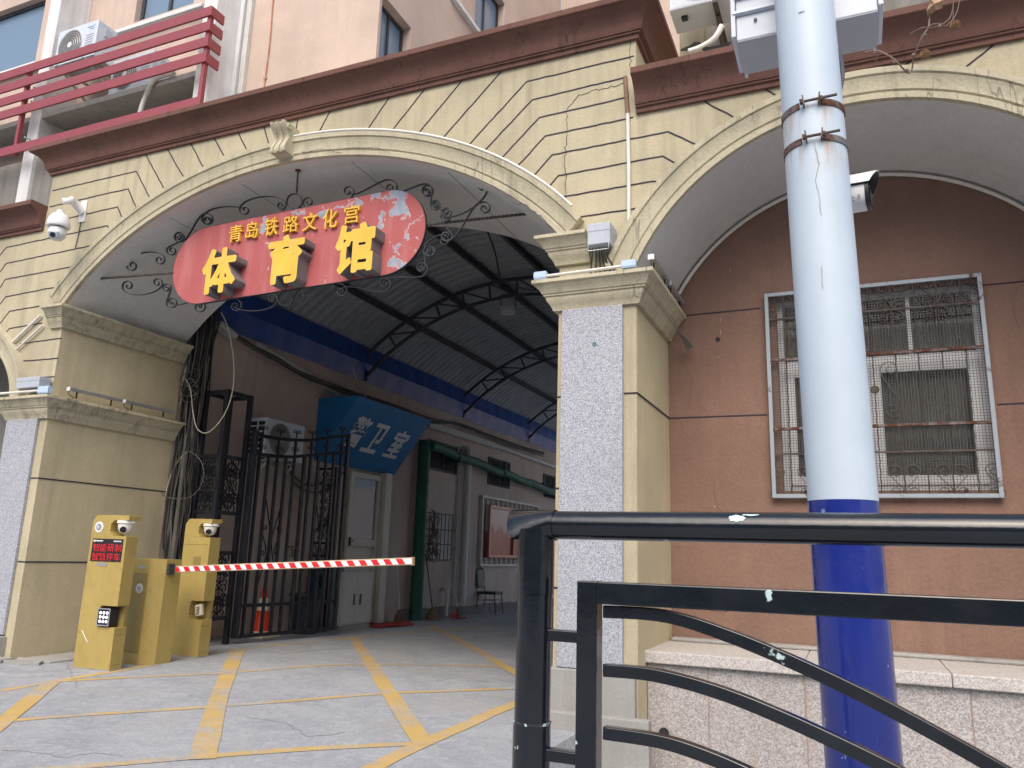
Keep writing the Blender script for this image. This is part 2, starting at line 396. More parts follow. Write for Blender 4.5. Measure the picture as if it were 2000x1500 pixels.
def tag(o, label=None, cat=None, group=None, kind=None):
    if label: o['label'] = label
    if cat: o['category'] = cat
    if group: o['group'] = group
    if kind: o['kind'] = kind
    return o
def thing(name, label, cat, loc, group=None):
    o = bpy.data.objects.new(name, None); COL.objects.link(o); o.location = loc; o.empty_display_size = .1
    return tag(o, label, cat, group)
def copy_tree(o, parent=None):
    c = o.copy(); COL.objects.link(c)
    if parent is not None: c.parent = parent
    for ch in list(o.children): copy_tree(ch, c)
    return c
def kids(o): return [c for c in bpy.data.objects if c.parent == o]
def copy_thing(o, loc, label, rotz=None):
    c = o.copy(); COL.objects.link(c); c.location = loc; c['label'] = label
    if rotz is not None: c.rotation_euler = (0, 0, rotz)
    for ch in kids(o):
        d = ch.copy(); COL.objects.link(d); d.parent = c
        for g in kids(ch):
            e = g.copy(); COL.objects.link(e); e.parent = d
    return c
def text_mesh(body, offset=0.0, extrude=.5, res=3, bevel=0):
    cu = bpy.data.curves.new('lettering', 'FONT'); cu.body = body; cu.size = 1; cu.offset = offset; cu.extrude = extrude; cu.resolution_u = res
    ob = bpy.data.objects.new('lettering', cu); COL.objects.link(ob)
    bpy.context.view_layer.update()
    dg = bpy.context.evaluated_depsgraph_get(); me = bpy.data.meshes.new_from_object(ob.evaluated_get(dg), depsgraph=dg)
    vs = [v.co.copy() for v in me.vertices]; fs = [tuple(p.vertices) for p in me.polygons]
    bpy.data.objects.remove(ob); bpy.data.curves.remove(cu); bpy.data.meshes.remove(me)
    return vs, fs
def lettering(mb, body, o, u, v, w, offset=0.0, mi=0, mside=None, res=3):
    """fit the text into the parallelogram o + [0,1]u + [0,1]v, thickness along w (front at o+w)"""
    vs, fs = text_mesh(body, offset, .5, res)
    if not vs: return mb
    o, u, v, w = map(Vector, (o, u, v, w))
    x0, x1 = min(p.x for p in vs), max(p.x for p in vs); y0, y1 = min(p.y for p in vs), max(p.y for p in vs)
    out = [o + u * ((p.x - x0) / (x1 - x0)) + v * ((p.y - y0) / (y1 - y0)) + w * (p.z + .5) for p in vs]
    for f in fs:
        zs = [vs[i].z for i in f]; side = (max(zs) - min(zs)) > .1 or min(zs) < 0
        mb.add([out[i] for i in f], [tuple(range(len(f)))], mside if (side and mside is not None) else mi)
    return mb
def fat_lettering(mb, body, o, u, v, w, fat=.05, mi=0, mside=1, N=110, aspect=1.0, taper=0):
    """rounded, thickened glyph: contour of the distance field around the letter's strokes"""
    import numpy as np
    cu = bpy.data.curves.new('lettering', 'FONT'); cu.body = body; cu.size = 1; cu.resolution_u = 3
    ob = bpy.data.objects.new('lettering', cu); COL.objects.link(ob); bpy.context.view_layer.update()
    dg = bpy.context.evaluated_depsgraph_get(); me = bpy.data.meshes.new_from_object(ob.evaluated_get(dg), depsgraph=dg)
    V = np.array([v_.co[:2] for v_ in me.vertices]); bm = bmesh.new(); bm.from_mesh(me); bmesh.ops.remove_doubles(bm, verts=bm.verts, dist=1e-6)
    bmesh.ops.triangulate(bm, faces=bm.faces); V = np.array([v_.co[:2] for v_ in bm.verts]); bm.verts.index_update()
    T = [[v_.index for v_ in f.verts] for f in bm.faces]; E = [[v_.index for v_ in e.verts] for e in bm.edges if len(e.link_faces) == 1]; bm.free()
    bpy.data.objects.remove(ob); bpy.data.curves.remove(cu); bpy.data.meshes.remove(me)
    lo = V.min(0); hi = V.max(0); sc = (hi - lo).max(); V = (V - lo) / (hi - lo) * np.array([1.0, 1.0])
    pad = fat + .03; gx = np.linspace(-pad, 1 + pad, N); X, Y = np.meshgrid(gx, gx, indexing='ij'); Pq = np.stack([X, Y], -1)
    D_ = np.full(X.shape, 9.0)
    for a, b in E:
        p, q = V[a], V[b]; d = q - p; L = (d * d).sum()
        if L < 1e-12: continue
        t = np.clip(((Pq - p) * d).sum(-1) / L, 0, 1); r = Pq - (p + t[..., None] * d); D_ = np.minimum(D_, np.sqrt((r * r).sum(-1)))
    ins = np.zeros(X.shape, bool)
    for a, b, c in T:
        p, q, r = V[a], V[b], V[c]
        s1 = (q[0] - p[0]) * (Y - p[1]) - (q[1] - p[1]) * (X - p[0]); s2 = (r[0] - q[0]) * (Y - q[1]) - (r[1] - q[1]) * (X - q[0]); s3 = (p[0] - r[0]) * (Y - r[1]) - (p[1] - r[1]) * (X - r[0])
        ins |= ((s1 >= 0) & (s2 >= 0) & (s3 >= 0)) | ((s1 <= 0) & (s2 <= 0) & (s3 <= 0))
    S_ = np.where(ins, -D_, D_) - fat
    S_[np.abs(S_) < 1e-5] = 1e-5
    vi = {}; pts = []
    def gp(i, j):
        k = (i, j)
        if k not in vi: vi[k] = len(pts); pts.append((gx[i], gx[j]))
        return vi[k]
    def ep(i, j, i2, j2):
        k = (min((i, j), (i2, j2)), max((i, j), (i2, j2)))
        if k not in vi:
            t = S_[i, j] / (S_[i, j] - S_[i2, j2]); vi[k] = len(pts); pts.append((gx[i] + t * (gx[i2] - gx[i]), gx[j] + t * (gx[j2] - gx[j])))
        return vi[k]
    fr_ = []; bd = []
    for i in range(N - 1):
        for j in range(N - 1):
            c = [(i, j), (i + 1, j), (i + 1, j + 1), (i, j + 1)]; inn = [S_[p] < 0 for p in c]
            if not any(inn): continue
            if all(inn): fr_.append([gp(*p) for p in c]); continue
            poly = []; cr = []
            for k in range(4):
                a, b = c[k], c[(k + 1) % 4]
                if inn[k]: poly.append(gp(*a))
                if inn[k] != inn[(k + 1) % 4]: e = ep(*a, *b); poly.append(e); cr.append((e, inn[k]))
            if len(poly) >= 3: fr_.append(poly)
            if len(cr) == 2: bd.append((cr[0][0], cr[1][0]))
            elif len(cr) == 4: bd.append((cr[0][0], cr[1][0]) if not cr[0][1] else (cr[1][0], cr[2][0])); bd.append((cr[2][0], cr[3][0]) if not cr[0][1] else (cr[3][0], cr[0][0]))
    o, u, v, w = map(Vector, (o, u, v, w)); mn = -fat; sp = 1 + 2 * fat
    F_ = [o + u * ((a - mn) / sp) + v * ((b - mn) / sp) + w for a, b in pts]
    mb.add(F_, fr_, mi)
    sv = []; sf = []
    for a, b in bd: k = len(sv); sv += [F_[a], F_[b], F_[b] - w, F_[a] - w]; sf.append((k, k + 1, k + 2, k + 3))
    mb.add(sv, sf, mside); return mb
def spiral(cx, cy, r0, a0, turns, dr, r1=.15, n=22):
    """points from the outside in; angle a0 in degrees; dr=+1/-1"""
    out = []
    for i in range(n + 1):
        t = i / n; r = r0 * (1 - t * (1 - r1)); a = R(a0) + dr * t * turns * 2 * math.pi
        out.append((cx + r * math.cos(a), cy + r * math.sin(a)))
    return out
def catmull(p, n=6):
    q = [p[0]] + list(p) + [p[-1]]; out = []
    for i in range(1, len(q) - 2):
        for k in range(n):
            t = k / n; r = []
            for c in range(len(q[0])):
                a, b, cc, d = q[i - 1][c], q[i][c], q[i + 1][c], q[i + 2][c]
                r.append(.5 * (2 * b + (cc - a) * t + (2 * a - 5 * b + 4 * cc - d) * t * t + (3 * b - a - 3 * cc + d) * t ** 3))
            out.append(tuple(r))
    out.append(tuple(p[-1])); return out
def s_scroll(a, b, ra, rb, ta=1.35, tb=1.35, side=1, sb=None):
    """an S or C of strap iron from curl a to curl b (2-D). side gives which way the first curl turns"""
    ax, ay = a; bx, by = b; d = math.degrees(math.atan2(by - ay, bx - ax))
    if sb is None: sb = -side
    ba = 28 if ta >= 1 else 0; bb = 28 if tb >= 1 else 0
    A = spiral(ax, ay, ra, d + (90 + ba) * side, ta, side, .2)[::-1]
    B = spiral(bx, by, rb, d + 180 + (90 + bb) * sb, tb, sb, .2)
    p0, p1 = A[-1], B[0]; t0 = (p0[0] - A[-2][0], p0[1] - A[-2][1]); t1 = (B[1][0] - p1[0], B[1][1] - p1[1])
    L = math.hypot(p1[0] - p0[0], p1[1] - p0[1]); k0 = L * .8 / max(1e-9, math.hypot(*t0)); k1 = L * .8 / max(1e-9, math.hypot(*t1)); mid = []
    for i in range(1, 9):
        t = i / 9; h0 = 2 * t ** 3 - 3 * t * t + 1; h1 = t ** 3 - 2 * t * t + t; h2 = -2 * t ** 3 + 3 * t * t; h3 = t ** 3 - t * t
        mid.append(tuple(h0 * p0[c] + h1 * k0 * t0[c] + h2 * p1[c] + h3 * k1 * t1[c] for c in (0, 1)))
    return A + mid + B

# ------------------------------------------------------------------ ground
def gz(y): return 0.0 if y < 1.75 else -.0125 * (y - 1.75)
g = MB()
ys = [-300, -40, -8, -6, -4, -2, 0, 1.75, 4, 8, 12, 18, 30, 300]; xs = [-300, -30, -12, -8, -4, -1.86, -1.78, 12, 30, 300]
vs = [(x, y, (gz(y) if y < 40 else gz(30)) - (.30 if x > -1.8 else 0)) for y in ys for x in xs]
fs = [(j * 10 + i, j * 10 + i + 1, (j + 1) * 10 + i + 1, (j + 1) * 10 + i) for j in range(len(ys) - 1) for i in range(9)]
g.add(vs, fs); tag(g.build('ground', 'ground'), kind='structure')
lines = [
 ([(0, 1350), (105, 1331), (278, 1302), (341, 1287), (446, 1271), (525, 1260), (682, 1242), (840, 1226), (960, 1212)], .10),
 ([(105, 1331), (262, 1323), (446, 1314), (630, 1300), (800, 1297), (975, 1300)], .09),
 ([(0, 1410), (160, 1397), (367, 1384), (560, 1370), (745, 1355), (880, 1350), (1050, 1343)], .09),
 ([(-80, 1520), (79, 1505), (230, 1492), (388, 1479), (590, 1464), (830, 1452)], .10),
 ([(1060, 1355), (1005, 1376), (950, 1398), (903, 1420), (820, 1455), (710, 1510), (600, 1570)], .13),
 ([(100, 1334), (50, 1375), (-10, 1422), (-90, 1480)], .13),
 ([(466, 1266), (448, 1310), (424, 1375), (394, 1484)], .15),
 ([(690, 1241), (708, 1270), (735, 1315), (775, 1375), (828, 1456)], .14),
 ([(838, 1214), (880, 1236), (919, 1258), (1010, 1316), (1080, 1365)], .12)]
for i, (pl, w) in enumerate(lines):
    P = []
    for x, y in catmull(pl, 5):
        p = at(x, y, 2, 0.0); P.append(Vector((p.x, p.y, 0)))
    L = []; Rr = []
    for k in range(len(P)):
        t = (P[min(k + 1, len(P) - 1)] - P[max(k - 1, 0)]).normalized(); nrm = Vector((-t.y, t.x, 0))
        ww = w * (1 + .07 * random.uniform(-1, 1))
        for lst, sg in ((L, 1), (Rr, -1)):
            q = P[k] + nrm * sg * ww / 2; q.z = gz(q.y) + .002 + .0005 * i; lst.append(q)
    m = MB(); n = len(P); m.add(L + Rr, [(k, k + 1, n + k + 1, n + k) for k in range(n - 1)])
    tag(m.build('road_marking', 'line'), kind='structure')

random.seed(5)
for pl in ([(20, 1240), (60, 1290), (130, 1296), (150, 1345)], [(0, 1465), (70, 1470), (130, 1480), (190, 1470), (260, 1482)], [(560, 1275), (620, 1268), (700, 1262), (760, 1266)], [(480, 1400), (560, 1412), (600, 1440), (690, 1430)], [(850, 1330), (900, 1322), (960, 1335)]):
    P = [at(x, y, 2, 0) for x, y in pl]; Q = []
    for a, b in zip(P, P[1:]):
        n = max(2, int((b - a).length / .05))
        for k in range(n):
            q = a.lerp(b, k / n); q.x += random.uniform(-.018, .018); q.y += random.uniform(-.018, .018); q.z = gz(q.y) + .0012; Q.append(q)
    m = MB(); m.sweep(Q, [(-.0013, -.0008), (.0013, -.0008), (.0013, .0008), (-.0013, .0008)], (0, 0, 1)); tag(m.build('ground_crack', painted('dust_filled_crack', (.13, .13, .135, 1), .95)), kind='structure')
# ------------------------------------------------------------------ the arcade building
AB = thing('arcade_building', 'cream stucco arcade with two big arches, brown cornices and granite pillars', 'building', (-5.06, 0, 0))
D = 1.75
MA = (-5.06, 2.5, 3.464, 2.503); RA = (.18, 2.65, 1.818, 1.872); LA = (-10.35, 2.7, 1.69, 1.02)
def arch_pts(e, zs, n=48, off=0.0):
    cx, cz, a, b = e; a += off; b += off
    t0 = math.asin(max(-1, min(1, (zs - cz) / b)))
    return [(cx - a * math.cos(t0 + (math.pi - 2 * t0) * k / n), cz + b * math.sin(t0 + (math.pi - 2 * t0) * k / n)) for k in range(n + 1)]
def facade(poly, y0, y1, arcs):
    m = MB(); n = len(poly)
    m.add([(x, y0, z) for x, z in poly], [tuple(range(n))], 0)
    m.add([(x, y1, z) for x, z in poly], [tuple(range(n))[::-1]], 1)
    for i in range(n):
        a, b = poly[i], poly[(i + 1) % n]; curved = abs(a[0] - b[0]) > 1e-4 and abs(a[1] - b[1]) > 1e-6 and a[1] > 2.6 and b[1] > 2.6
        m.add([(a[0], y0, a[1]), (b[0], y0, b[1]), (b[0], y1, b[1]), (a[0], y1, a[1])], [(0, 1, 2, 3)], 2 if curved else 1)
    return m
rp = [(-1.465, -.4), (-1.465, 3.30)] + arch_pts(RA, 3.38) + [(1.83, 3.30), (1.83, -.4), (3.2, -.4), (3.2, 5.05), (-1.46, 5.05), (-1.46, 5.85), (-8.61, 5.85), (-8.61, 5.05), (-13, 5.05), (-13, -.4), (-12.04, -.4), (-12.04, 2.7)] \
   + arch_pts(LA, 2.74)[0:] + [(-8.66, 2.7), (-8.66, -.4), (-8.03, -.4), (-8.03, 3.76)] + arch_pts(MA, 3.79) + [(-2.11, 3.76), (-2.11, -.4)]
m = facade(rp, 0, D, None)
wall = m.build('wall', ['cream', 'cream_jamb', 'soffit'], AB, smooth=25, weld=True)
# recessed walls inside the side arches
RW = 1.15
m = MB(); wx0, wx1, wz0, wz1 = -.52, 1.03, 1.79, 3.46
m.box(-1.6, wx0, RW, 1.6, -.4, 4.8).box(wx1, 2.6, RW, 1.6, -.4, 4.8).box(wx0, wx1, RW, 1.6, -.4, wz0).box(wx0, wx1, RW, 1.6, wz1, 4.8)
m.build('recessed_wall', 'terra', AB)
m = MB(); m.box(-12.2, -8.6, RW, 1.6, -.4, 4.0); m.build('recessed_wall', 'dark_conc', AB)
m = MB()
for (a, b) in (((1307, 817), (1499, 810)), ((1340, 616.3), (1486, 602)), ((1918, 557.3), (2080, 542)), ((1948, 790), (2080, 783.5))):
    m.bar(FY(*a, RW - .001), FY(*b, RW - .001), .012, .004, (0, 1, 0))
build_each(m, 'groove_line', 'groove', AB)
# arch mouldings
def moulding(e, zs, name='arch_moulding'):
    prof = [(0, -.002), (0, .045), (.04, .05), (.048, .038), (.056, .038), (.064, .052), (.13, .060), (.165, .078), (.172, .070), (.18, .088), (.222, .094), (.226, -.002)]
    cx, cz, a, b = e; n = 56; m = MB(); vs = []
    t0 = math.asin((zs - cz) / b)
    for k in range(n + 1):
        t = t0 + (math.pi - 2 * t0) * k / n
        nx, nz = -math.cos(t) / a, math.sin(t) / b; l = math.hypot(nx, nz); nx /= l; nz /= l
        for r, o in prof: vs.append((cx - a * math.cos(t) + nx * r, -o, cz + b * math.sin(t) + nz * r))
    p = len(prof)
    fs = [(k * p + j, k * p + j + 1, (k + 1) * p + j + 1, (k + 1) * p + j) for k in range(n) for j in range(p - 1)]
    m.add(vs, fs + [tuple(range(p)), tuple(n * p + j for j in range(p))]); m.build(name, 'cream_trim', AB, smooth=30)
moulding(MA, 3.77); moulding(RA, 3.385); moulding(LA, 2.74)
def path_mould(path, z0, z1, prof, name, mat):
    P = [Vector((x, y, 0)) for x, y in path]; n = len(P); vs = []; k = len(prof); m = MB()
    for i in range(n):
        ns = []
        if i > 0: d = (P[i] - P[i - 1]).normalized(); ns.append(Vector((d.y, -d.x, 0)))
        if i < n - 1: d = (P[i + 1] - P[i]).normalized(); ns.append(Vector((d.y, -d.x, 0)))
        if len(ns) == 2: s_ = ns[0] + ns[1]; o = s_ / (s_.length ** 2 / 2)
        else: o = ns[0]
        for r, h in prof: vs.append(P[i] + o * r + Vector((0, 0, z0 + (z1 - z0) * h)))
    m.add(vs, [(i * k + j, i * k + j + 1, (i + 1) * k + j + 1, (i + 1) * k + j) for i in range(n - 1) for j in range(k - 1)] + [tuple(range(k)), tuple((n - 1) * k + j for j in range(k))])
    return m.build(name, mat, AB, smooth=32)
CAPP = [(-.02, 0), (.03, 0), (.035, .08), (.05, .2), (.072, .33), (.078, .42), (.078, .47), (.092, .48), (.092, .54), (.105, .56), (.118, .68), (.14, .79), (.15, .84), (.162, .85), (.17, .87), (.17, .99), (.165, 1), (-.02, 1)]
path_mould([(-2.12, D), (-2.12, 0), (-1.465, 0), (-1.465, RW)], 3.15, 3.385, CAPP, 'capital', 'cream_trim')
path_mould([(-2.11, D), (-2.11, 0), (-1.84, 0)], 3.54, 3.77, CAPP, 'capital', 'cream_trim')
path_mould([(-8.66, RW), (-8.66, 0), (-8.03, 0), (-8.03, D + .0)], 2.51, 2.745, CAPP, 'capital', 'cream_trim')
path_mould([(-8.20, .0), (-8.03, 0), (-8.03, D + .0)], 3.54, 3.77, CAPP, 'capital', 'cream_trim')
CORP = [(-.02, 0), (.03, 0), (.032, .13), (.05, .14), (.05, .19), (.062, .20), (.066, .24), (.07, .27), (.076, .38), (.092, .52), (.12, .64), (.155, .73), (.185, .78), (.192, .80), (.205, .81), (.21, .83), (.21, .99), (.205, 1), (-.3, 1.0)]
path_mould([(-8.61, 1.2), (-8.61, 0), (-1.46, 0), (-1.46, 3.0)], 5.49, 5.80, CORP, 'cornice', 'brown')
path_mould([(-1.455, 0), (3.2, 0)], 4.79, 5.10, CORP, 'cornice', 'brown')
path_mould([(-13, 0), (-8.615, 0)], 4.79, 5.10, CORP, 'cornice', 'brown')
# pillars: granite slabs and plinths
m = MB(); m.box(-2.07, -1.57, -.035, -.002, .41, 3.15)
m.build('granite_slab', 'granite_blue', AB, bevel=.004)
m = MB(); m.box(-8.65, -8.15, -.035, -.002, .24, 2.51)
m.build('granite_slab', 'granite_blue', AB, bevel=.004)
m = MB(); m.box(-2.125, -1.475, -.055, .5, -.4, .405).box(-2.20, -1.36, -.13, -.04, -.4, .12); m.build('plinth', 'concrete', AB, bevel=.01)
m = MB(); m.box(-8.72, -8.12, -.075, -.003, -.4, .225).box(-8.74, -8.13, -.085, -.076, .17, .24); m.build('plinth', 'concrete', AB, bevel=.01)
m = MB()   # grooves round the pillars
for z in (1.86, .98):
    m.box(-8.028, -8.024, -.002, D, z - .007, z + .007); m.box(-8.145, -8.026, -.003, .002, z - .007, z + .007)
for z in (2.44, .97):
    m.box(-1.463, -1.459, -.002, RW, z - .007, z + .007) if z > 2 else None
    m.box(-1.565, -1.461, -.003, .002, z - .007, z + .007); m.box(-2.118, -2.075, -.003, .002, z - .007, z + .007)
m.box(-2.118, -2.075, -.003, .002, 1.71, 1.724)
build_each(m, 'groove_line', 'groove', AB)
# groove lines cut into the facade
G = [[(418, 268.5), (437, 303.5)], [(465, 258), (481, 291)], [(515, 246), (525, 281)], [(581.5, 231), (577, 262)], [(646.6, 214.5), (620.5, 263)], [(763, 186.6), (713.5, 259)],
 [(832, 171), (762, 260)], [(906.4, 152.4), (812.5, 266)], [(987, 130.5), (859, 276)], [(1238, 109.5), (1029, 159), (909, 290)], [(1221, 151), (1039.5, 195), (939, 302)],
 [(1221, 190.5), (1053, 230), (972, 317)], [(1377, 198.6), (1433, 229)], [(1237, 229), (1065, 265.5), (1003.5, 333)], [(1359, 282), (1305, 257), (1078.5, 302.4), (1036.5, 350)],
 [(1318, 318), (1294.5, 305), (1090.5, 343), (1067, 371)], [(1283, 356), (1276, 354), (1101, 384), (1096, 392)], [(1243, 407), (1134, 423.6)],
 [(1496, 175.5), (1517, 187.5)], [(1784, 115.5), (1764, 130)], [(1952, 78.6), (1884, 133)],
 [(285, 302.5), (322, 372)], [(326, 290), (361, 350)], [(372, 280), (397.5, 327)], [(102.5, 372.5), (266, 334.5), (294, 389)], [(97, 404), (250.5, 368.6), (267, 409)], [(96, 435), (229.5, 404), (240, 429)],
 [(0, 498.5), (12, 483.5), (210, 440.6), (214.5, 451)], [(0, 531.5), (12, 514.4), (188, 477.5)], [(0, 562), (10.5, 545.6), (146, 520)], [(0, 594.5), (11, 579.5), (111, 560)],
 [(0, 632), (18, 608), (77, 598)], [(10.5, 651.5), (18, 641.6), (82, 631)], [(39, 671.6), (120, 660.5)], [(36, 706), (114, 699.5)], [(78, 737.6), (106.5, 735.5)]]
m = MB()
for gl in G:
    P = [FY(*p, -.0015) for p in gl]
    Q = [P[0]]
    for a, b in zip(P, P[1:]):
        n = max(2, int((b - a).length / .06))
        for k in range(1, n + 1):
            q = a.lerp(b, k / n)
            if k < n: q = q + Vector((random.uniform(-.0022, .0022), 0, random.uniform(-.0028, .0028)))
            Q.append(q)
    m.sweep(Q, [(-.0062, -.002), (.0062, -.002), (.0062, .002), (-.0062, .002)], (0, 1, 0))
build_each(m, 'groove_line', 'groove', AB)
def crack(pl, y, ax=1, w=.004, amp=.012, name='crack'):
    m = MB(); P = [at(x, yy, ax, y) for x, yy in pl]; Q = []
    for a, b in zip(P, P[1:]):
        n = max(2, int((b - a).length / .03))
        for k in range(n):
            q = a.lerp(b, k / n); q.x += random.uniform(-amp, amp) if ax == 1 else 0; q.z += random.uniform(-amp, amp); Q.append(q)
    Q.append(P[-1])
    for a, b in zip(Q, Q[1:]): m.bar(a, b, w * random.uniform(.6, 1.4), .003, (0, 1, 0) if ax == 1 else (1, 0, 0))
    return m
m = crack([(1220, 162), (1130, 185), (1108, 213), (1105, 290), (1104, 395)], -.0015)
for x in crack([(683, 213), (684, 235), (676, 262)], -.0015, w=.002).f: pass
m.build('crack', 'groove', AB)
crack([(1232, 80), (1231, 131)], -.0015, w=.003).build('crack', 'groove', AB)
crack([(590, 298), (630, 291), (668, 299)], -.062, w=.003, amp=.006).build('crack', 'groove', AB)
crack([(672, 290), (735, 288), (762, 299)], -.064, w=.003, amp=.006).build('crack', 'groove', AB)
crack([(1000, 395), (1030, 402), (1050, 418), (1080, 448)], -.055, w=.005, amp=.008).build('crack', 'groove', AB)
m = MB()   # joints and damp cracks along the vault
for x_, y0_, y1_ in ((-4.35, .10, 1.74), (-3.25, .08, 1.74), (-5.75, .12, 1.74), (-6.7, .1, 1.2)):
    P = []
    for k in range(15):
        xx = x_ + random.uniform(-.006, .006); zz = MA[1] + MA[3] * math.sqrt(1 - ((xx - MA[0]) / MA[2]) ** 2); P.append((xx, y0_ + (y1_ - y0_) * k / 14, zz - .0015))
    m.sweep(P, [(-.0025, -.001), (.0025, -.001), (.0025, .001), (-.0025, .001)], (0, 0, 1))
build_each(m, 'crack', 'groove', AB)
# scroll corbel at the top of the main arch
K = MB(); kc = FY(556, 272, -.1); ku = Vector((1, 0, 0))
prof = []
for t in range(19):
    a = t / 18; z = .13 - .31 * a
    o = .150 + .040 * math.cos(a * math.pi * 2.2) * (1 - .35 * a) + .03 * (1 - a)
    prof.append((o, z))
for j in range(5):
    x0 = kc.x - .09 + .036 * j; rr = .0 if j % 2 else .014
    pl = [(o + rr, z) for o, z in prof]
    K.prism([(0, .13)] + pl + [(0, -.18)], (x0, 0, kc.z), (0, -1, 0), (0, 0, 1), (.036, 0, 0))
K.lathe((kc.x + .092, -.16, kc.z + .09), [(.034, -.01), (.034, .012), (.02, .018), (.012, .012)], 16, 'X')
K.build('scroll_corbel', 'cream_trim', AB, smooth=35, bevel=.004)

hq = FY(1402, 663, RW - .001); m = MB()
m.lathe((hq.x, hq.y, hq.z), [(.022, 0), (.019, -.002)], 9, 'Y'); m.build('hole', 'dark_room', AB)
hq = FY(1161, 672, -.036); m = MB(); m.lathe((hq.x, hq.y, hq.z), [(.018, 0), (.018, -.002)], 16, 'Y'); m.build('plug', 'teal', AB)
for pl in ([(1330, 700), (1352, 745), (1344, 800)], [(1392, 940), (1398, 985), (1412, 1010)], [(1350, 1180), (1400, 1195), (1470, 1188)], [(1985, 560), (1978, 600), (1990, 640)], [(1760, 1150), (1790, 1190), (1850, 1200)]):
    crack(pl, RW - .001, w=.002, amp=.006).build('crack', painted('hairline_crack', (.09, .05, .04, 1), .9), AB)
m = MB()
for x, y, w_, h_ in ((1426, 530, .003, .03), (1407, 628, .003, .03), (1407, 655, .0025, .05), (1396, 992, .003, .022), (1403, 700, .002, .02)):
    q = FY(x, y, RW - .001); m.box(q.x, q.x + w_, q.y - .001, q.y, q.z, q.z + h_)
build_each(m, 'paint_drip', painted('pale_drip', (.55, .50, .48, 1), .9), AB)
# window in the terracotta wall, with its grille
WY = RW + .12
wn = MB(); wn.box(wx0, wx1, RW + .25, RW + .30, wz0, wz1); win = wn.build('window', 'dark_room', AB)
fr = MB(); t = .06
y0, y1 = RW + .10, RW + .16
def rect_frame(m, x0, x1, z0, z1, t, y0, y1):
    m.box(x0, x0 + t, y0, y1, z0, z1).box(x1 - t, x1, y0, y1, z0, z1).box(x0 + t, x1 - t, y0, y1, z0, z0 + t).box(x0 + t, x1 - t, y0, y1, z1 - t, z1)
rect_frame(fr, wx0 + .001, wx1 - .001, wz0 + .001, wz1 - .001, .05, y0, y1)
tz = 2.84
fr.box(wx0 + .05, wx1 - .05, y0, y1, tz, tz + .07)
fr.box(.12, .20, y0, y1, wz0 + .05, tz)
rect_frame(fr, .20, wx1 - .05, wz0 + .05, tz, .075, y0 - .02, y0 - .001); rect_frame(fr, wx0 + .05, .12, wz0 + .05, tz, .075, y0 - .02, y0 - .001)
fr.box(.50, .53, y0, y1, tz + .07, wz1 - .05)
fr.build('frame', 'plastic_white', win, bevel=.004)
m = MB(); m.box(wx0 + .05, wx1 - .05, RW + .125, RW + .13, wz0 + .05, wz1 - .05); m.build('pane', 'glass', win)
def curtain(m, x0, x1, y, z0, z1, n=60, amp=.012):
    vs = []
    for i in range(n + 1):
        x = x0 + (x1 - x0) * i / n; yy = y + amp * math.sin(i * 1.15) + amp * .5 * math.sin(i * .37)
        vs += [(x, yy, z0), (x, yy, z1)]
    m.add(vs, [(2 * i, 2 * i + 2, 2 * i + 3, 2 * i + 1) for i in range(n)])
m = MB(); curtain(m, .10, 1.06, RW + .20, wz0 + .03, 3.2); m.build('curtain', 'curtain', win, smooth=60)
m = MB(); curtain(m, wx0 + .03, .03, RW + .20, wz0 + .03, 3.3, 40); m.build('curtain', 'curtain_tan', win, smooth=60)
GY = RW - .03
g0 = FY(1494, 577, GY); g1 = FY(1914, 535, GY); g2 = FY(1508, 973, GY); g3 = FY(1962, 973, GY)
gx0, gx1, gz0, gz1 = (g0.x + g2.x) / 2, (g1.x + g3.x) / 2, g3.z, g1.z
gr = thing('window_grille', 'rusty iron window grille with wire mesh and scrolls on the terracotta wall', 'window grille', (gx0, GY, gz0))
m = MB(); rect_frame(m, gx0, gx1, gz0, gz1, .032, GY - .035, GY)
m.build('grille_frame', 'frame_iron', gr, bevel=.003)
m = MB()
for px in (gx0 + .25, gx1 - .25):
    for z in (gz0 + .05, gz1 - .05): m.box(px, px + .02, GY, RW - .001, z, z + .02)
build_each(m, 'bracket', 'rust_iron', gr)
zc = [FY(1800, 687, GY).z, FY(1800, 830, GY).z, FY(1800, 601, GY).z, FY(1800, 882, GY).z]
m = MB()
for z in zc[:2]: m.box(gx0 + .032, gx1 - .032, GY - .045, GY - .02, z - .011, z + .011)
build_each(m, 'crossbar', 'rust', gr)
m = MB()
for z in zc[2:]: m.box(gx0 + .032, gx1 - .032, GY - .03, GY - .012, z - .008, z + .008)
build_each(m, 'crossbar', 'rust_iron', gr)
m = MB(); nb = 9; bx = []
for i in range(nb):
    x = gx0 + .03 + (gx1 - gx0 - .06) * (i + .75) / (nb + .5); bx.append(x)
    P = [(x + .0022 * math.cos(k * 1.7), GY - .022 + .0022 * math.sin(k * 1.7), gz0 + .02 + (gz1 - gz0 - .04) * k / 70) for k in range(71)]
    m.tube(P, .0055, 5)
build_each(m, 'bar', 'rust_iron', gr)
m = MB()
def scr(m, x, z, h, w, y, th=.006, dp=.010):
    """pair of C scrolls either side of a bar"""
    for sg in (-1, 1):
        pts = s_scroll((x + sg * w * .55, z - h * .36), (x + sg * w * .55, z + h * .36), w * .30, w * .30, 1.2, 1.2, -sg, -sg)
        q = [(x + sg * .008 + (a - (x + sg * .008)), y, b) for a, b in pts]
        m.strap(q, th, dp)
for x in bx[0::2]:
    scr(m, x, gz0 + .125, .22, .20, GY - .022); scr(m, x, gz1 - .12, .20, .19, GY - .022)
for x in bx[1::2]:
    scr(m, x, gz1 - .27, .12, .12, GY - .022)
xm = bx[4]; scr(m, xm, (zc[0] + zc[1]) / 2, .46, .22, GY - .024)
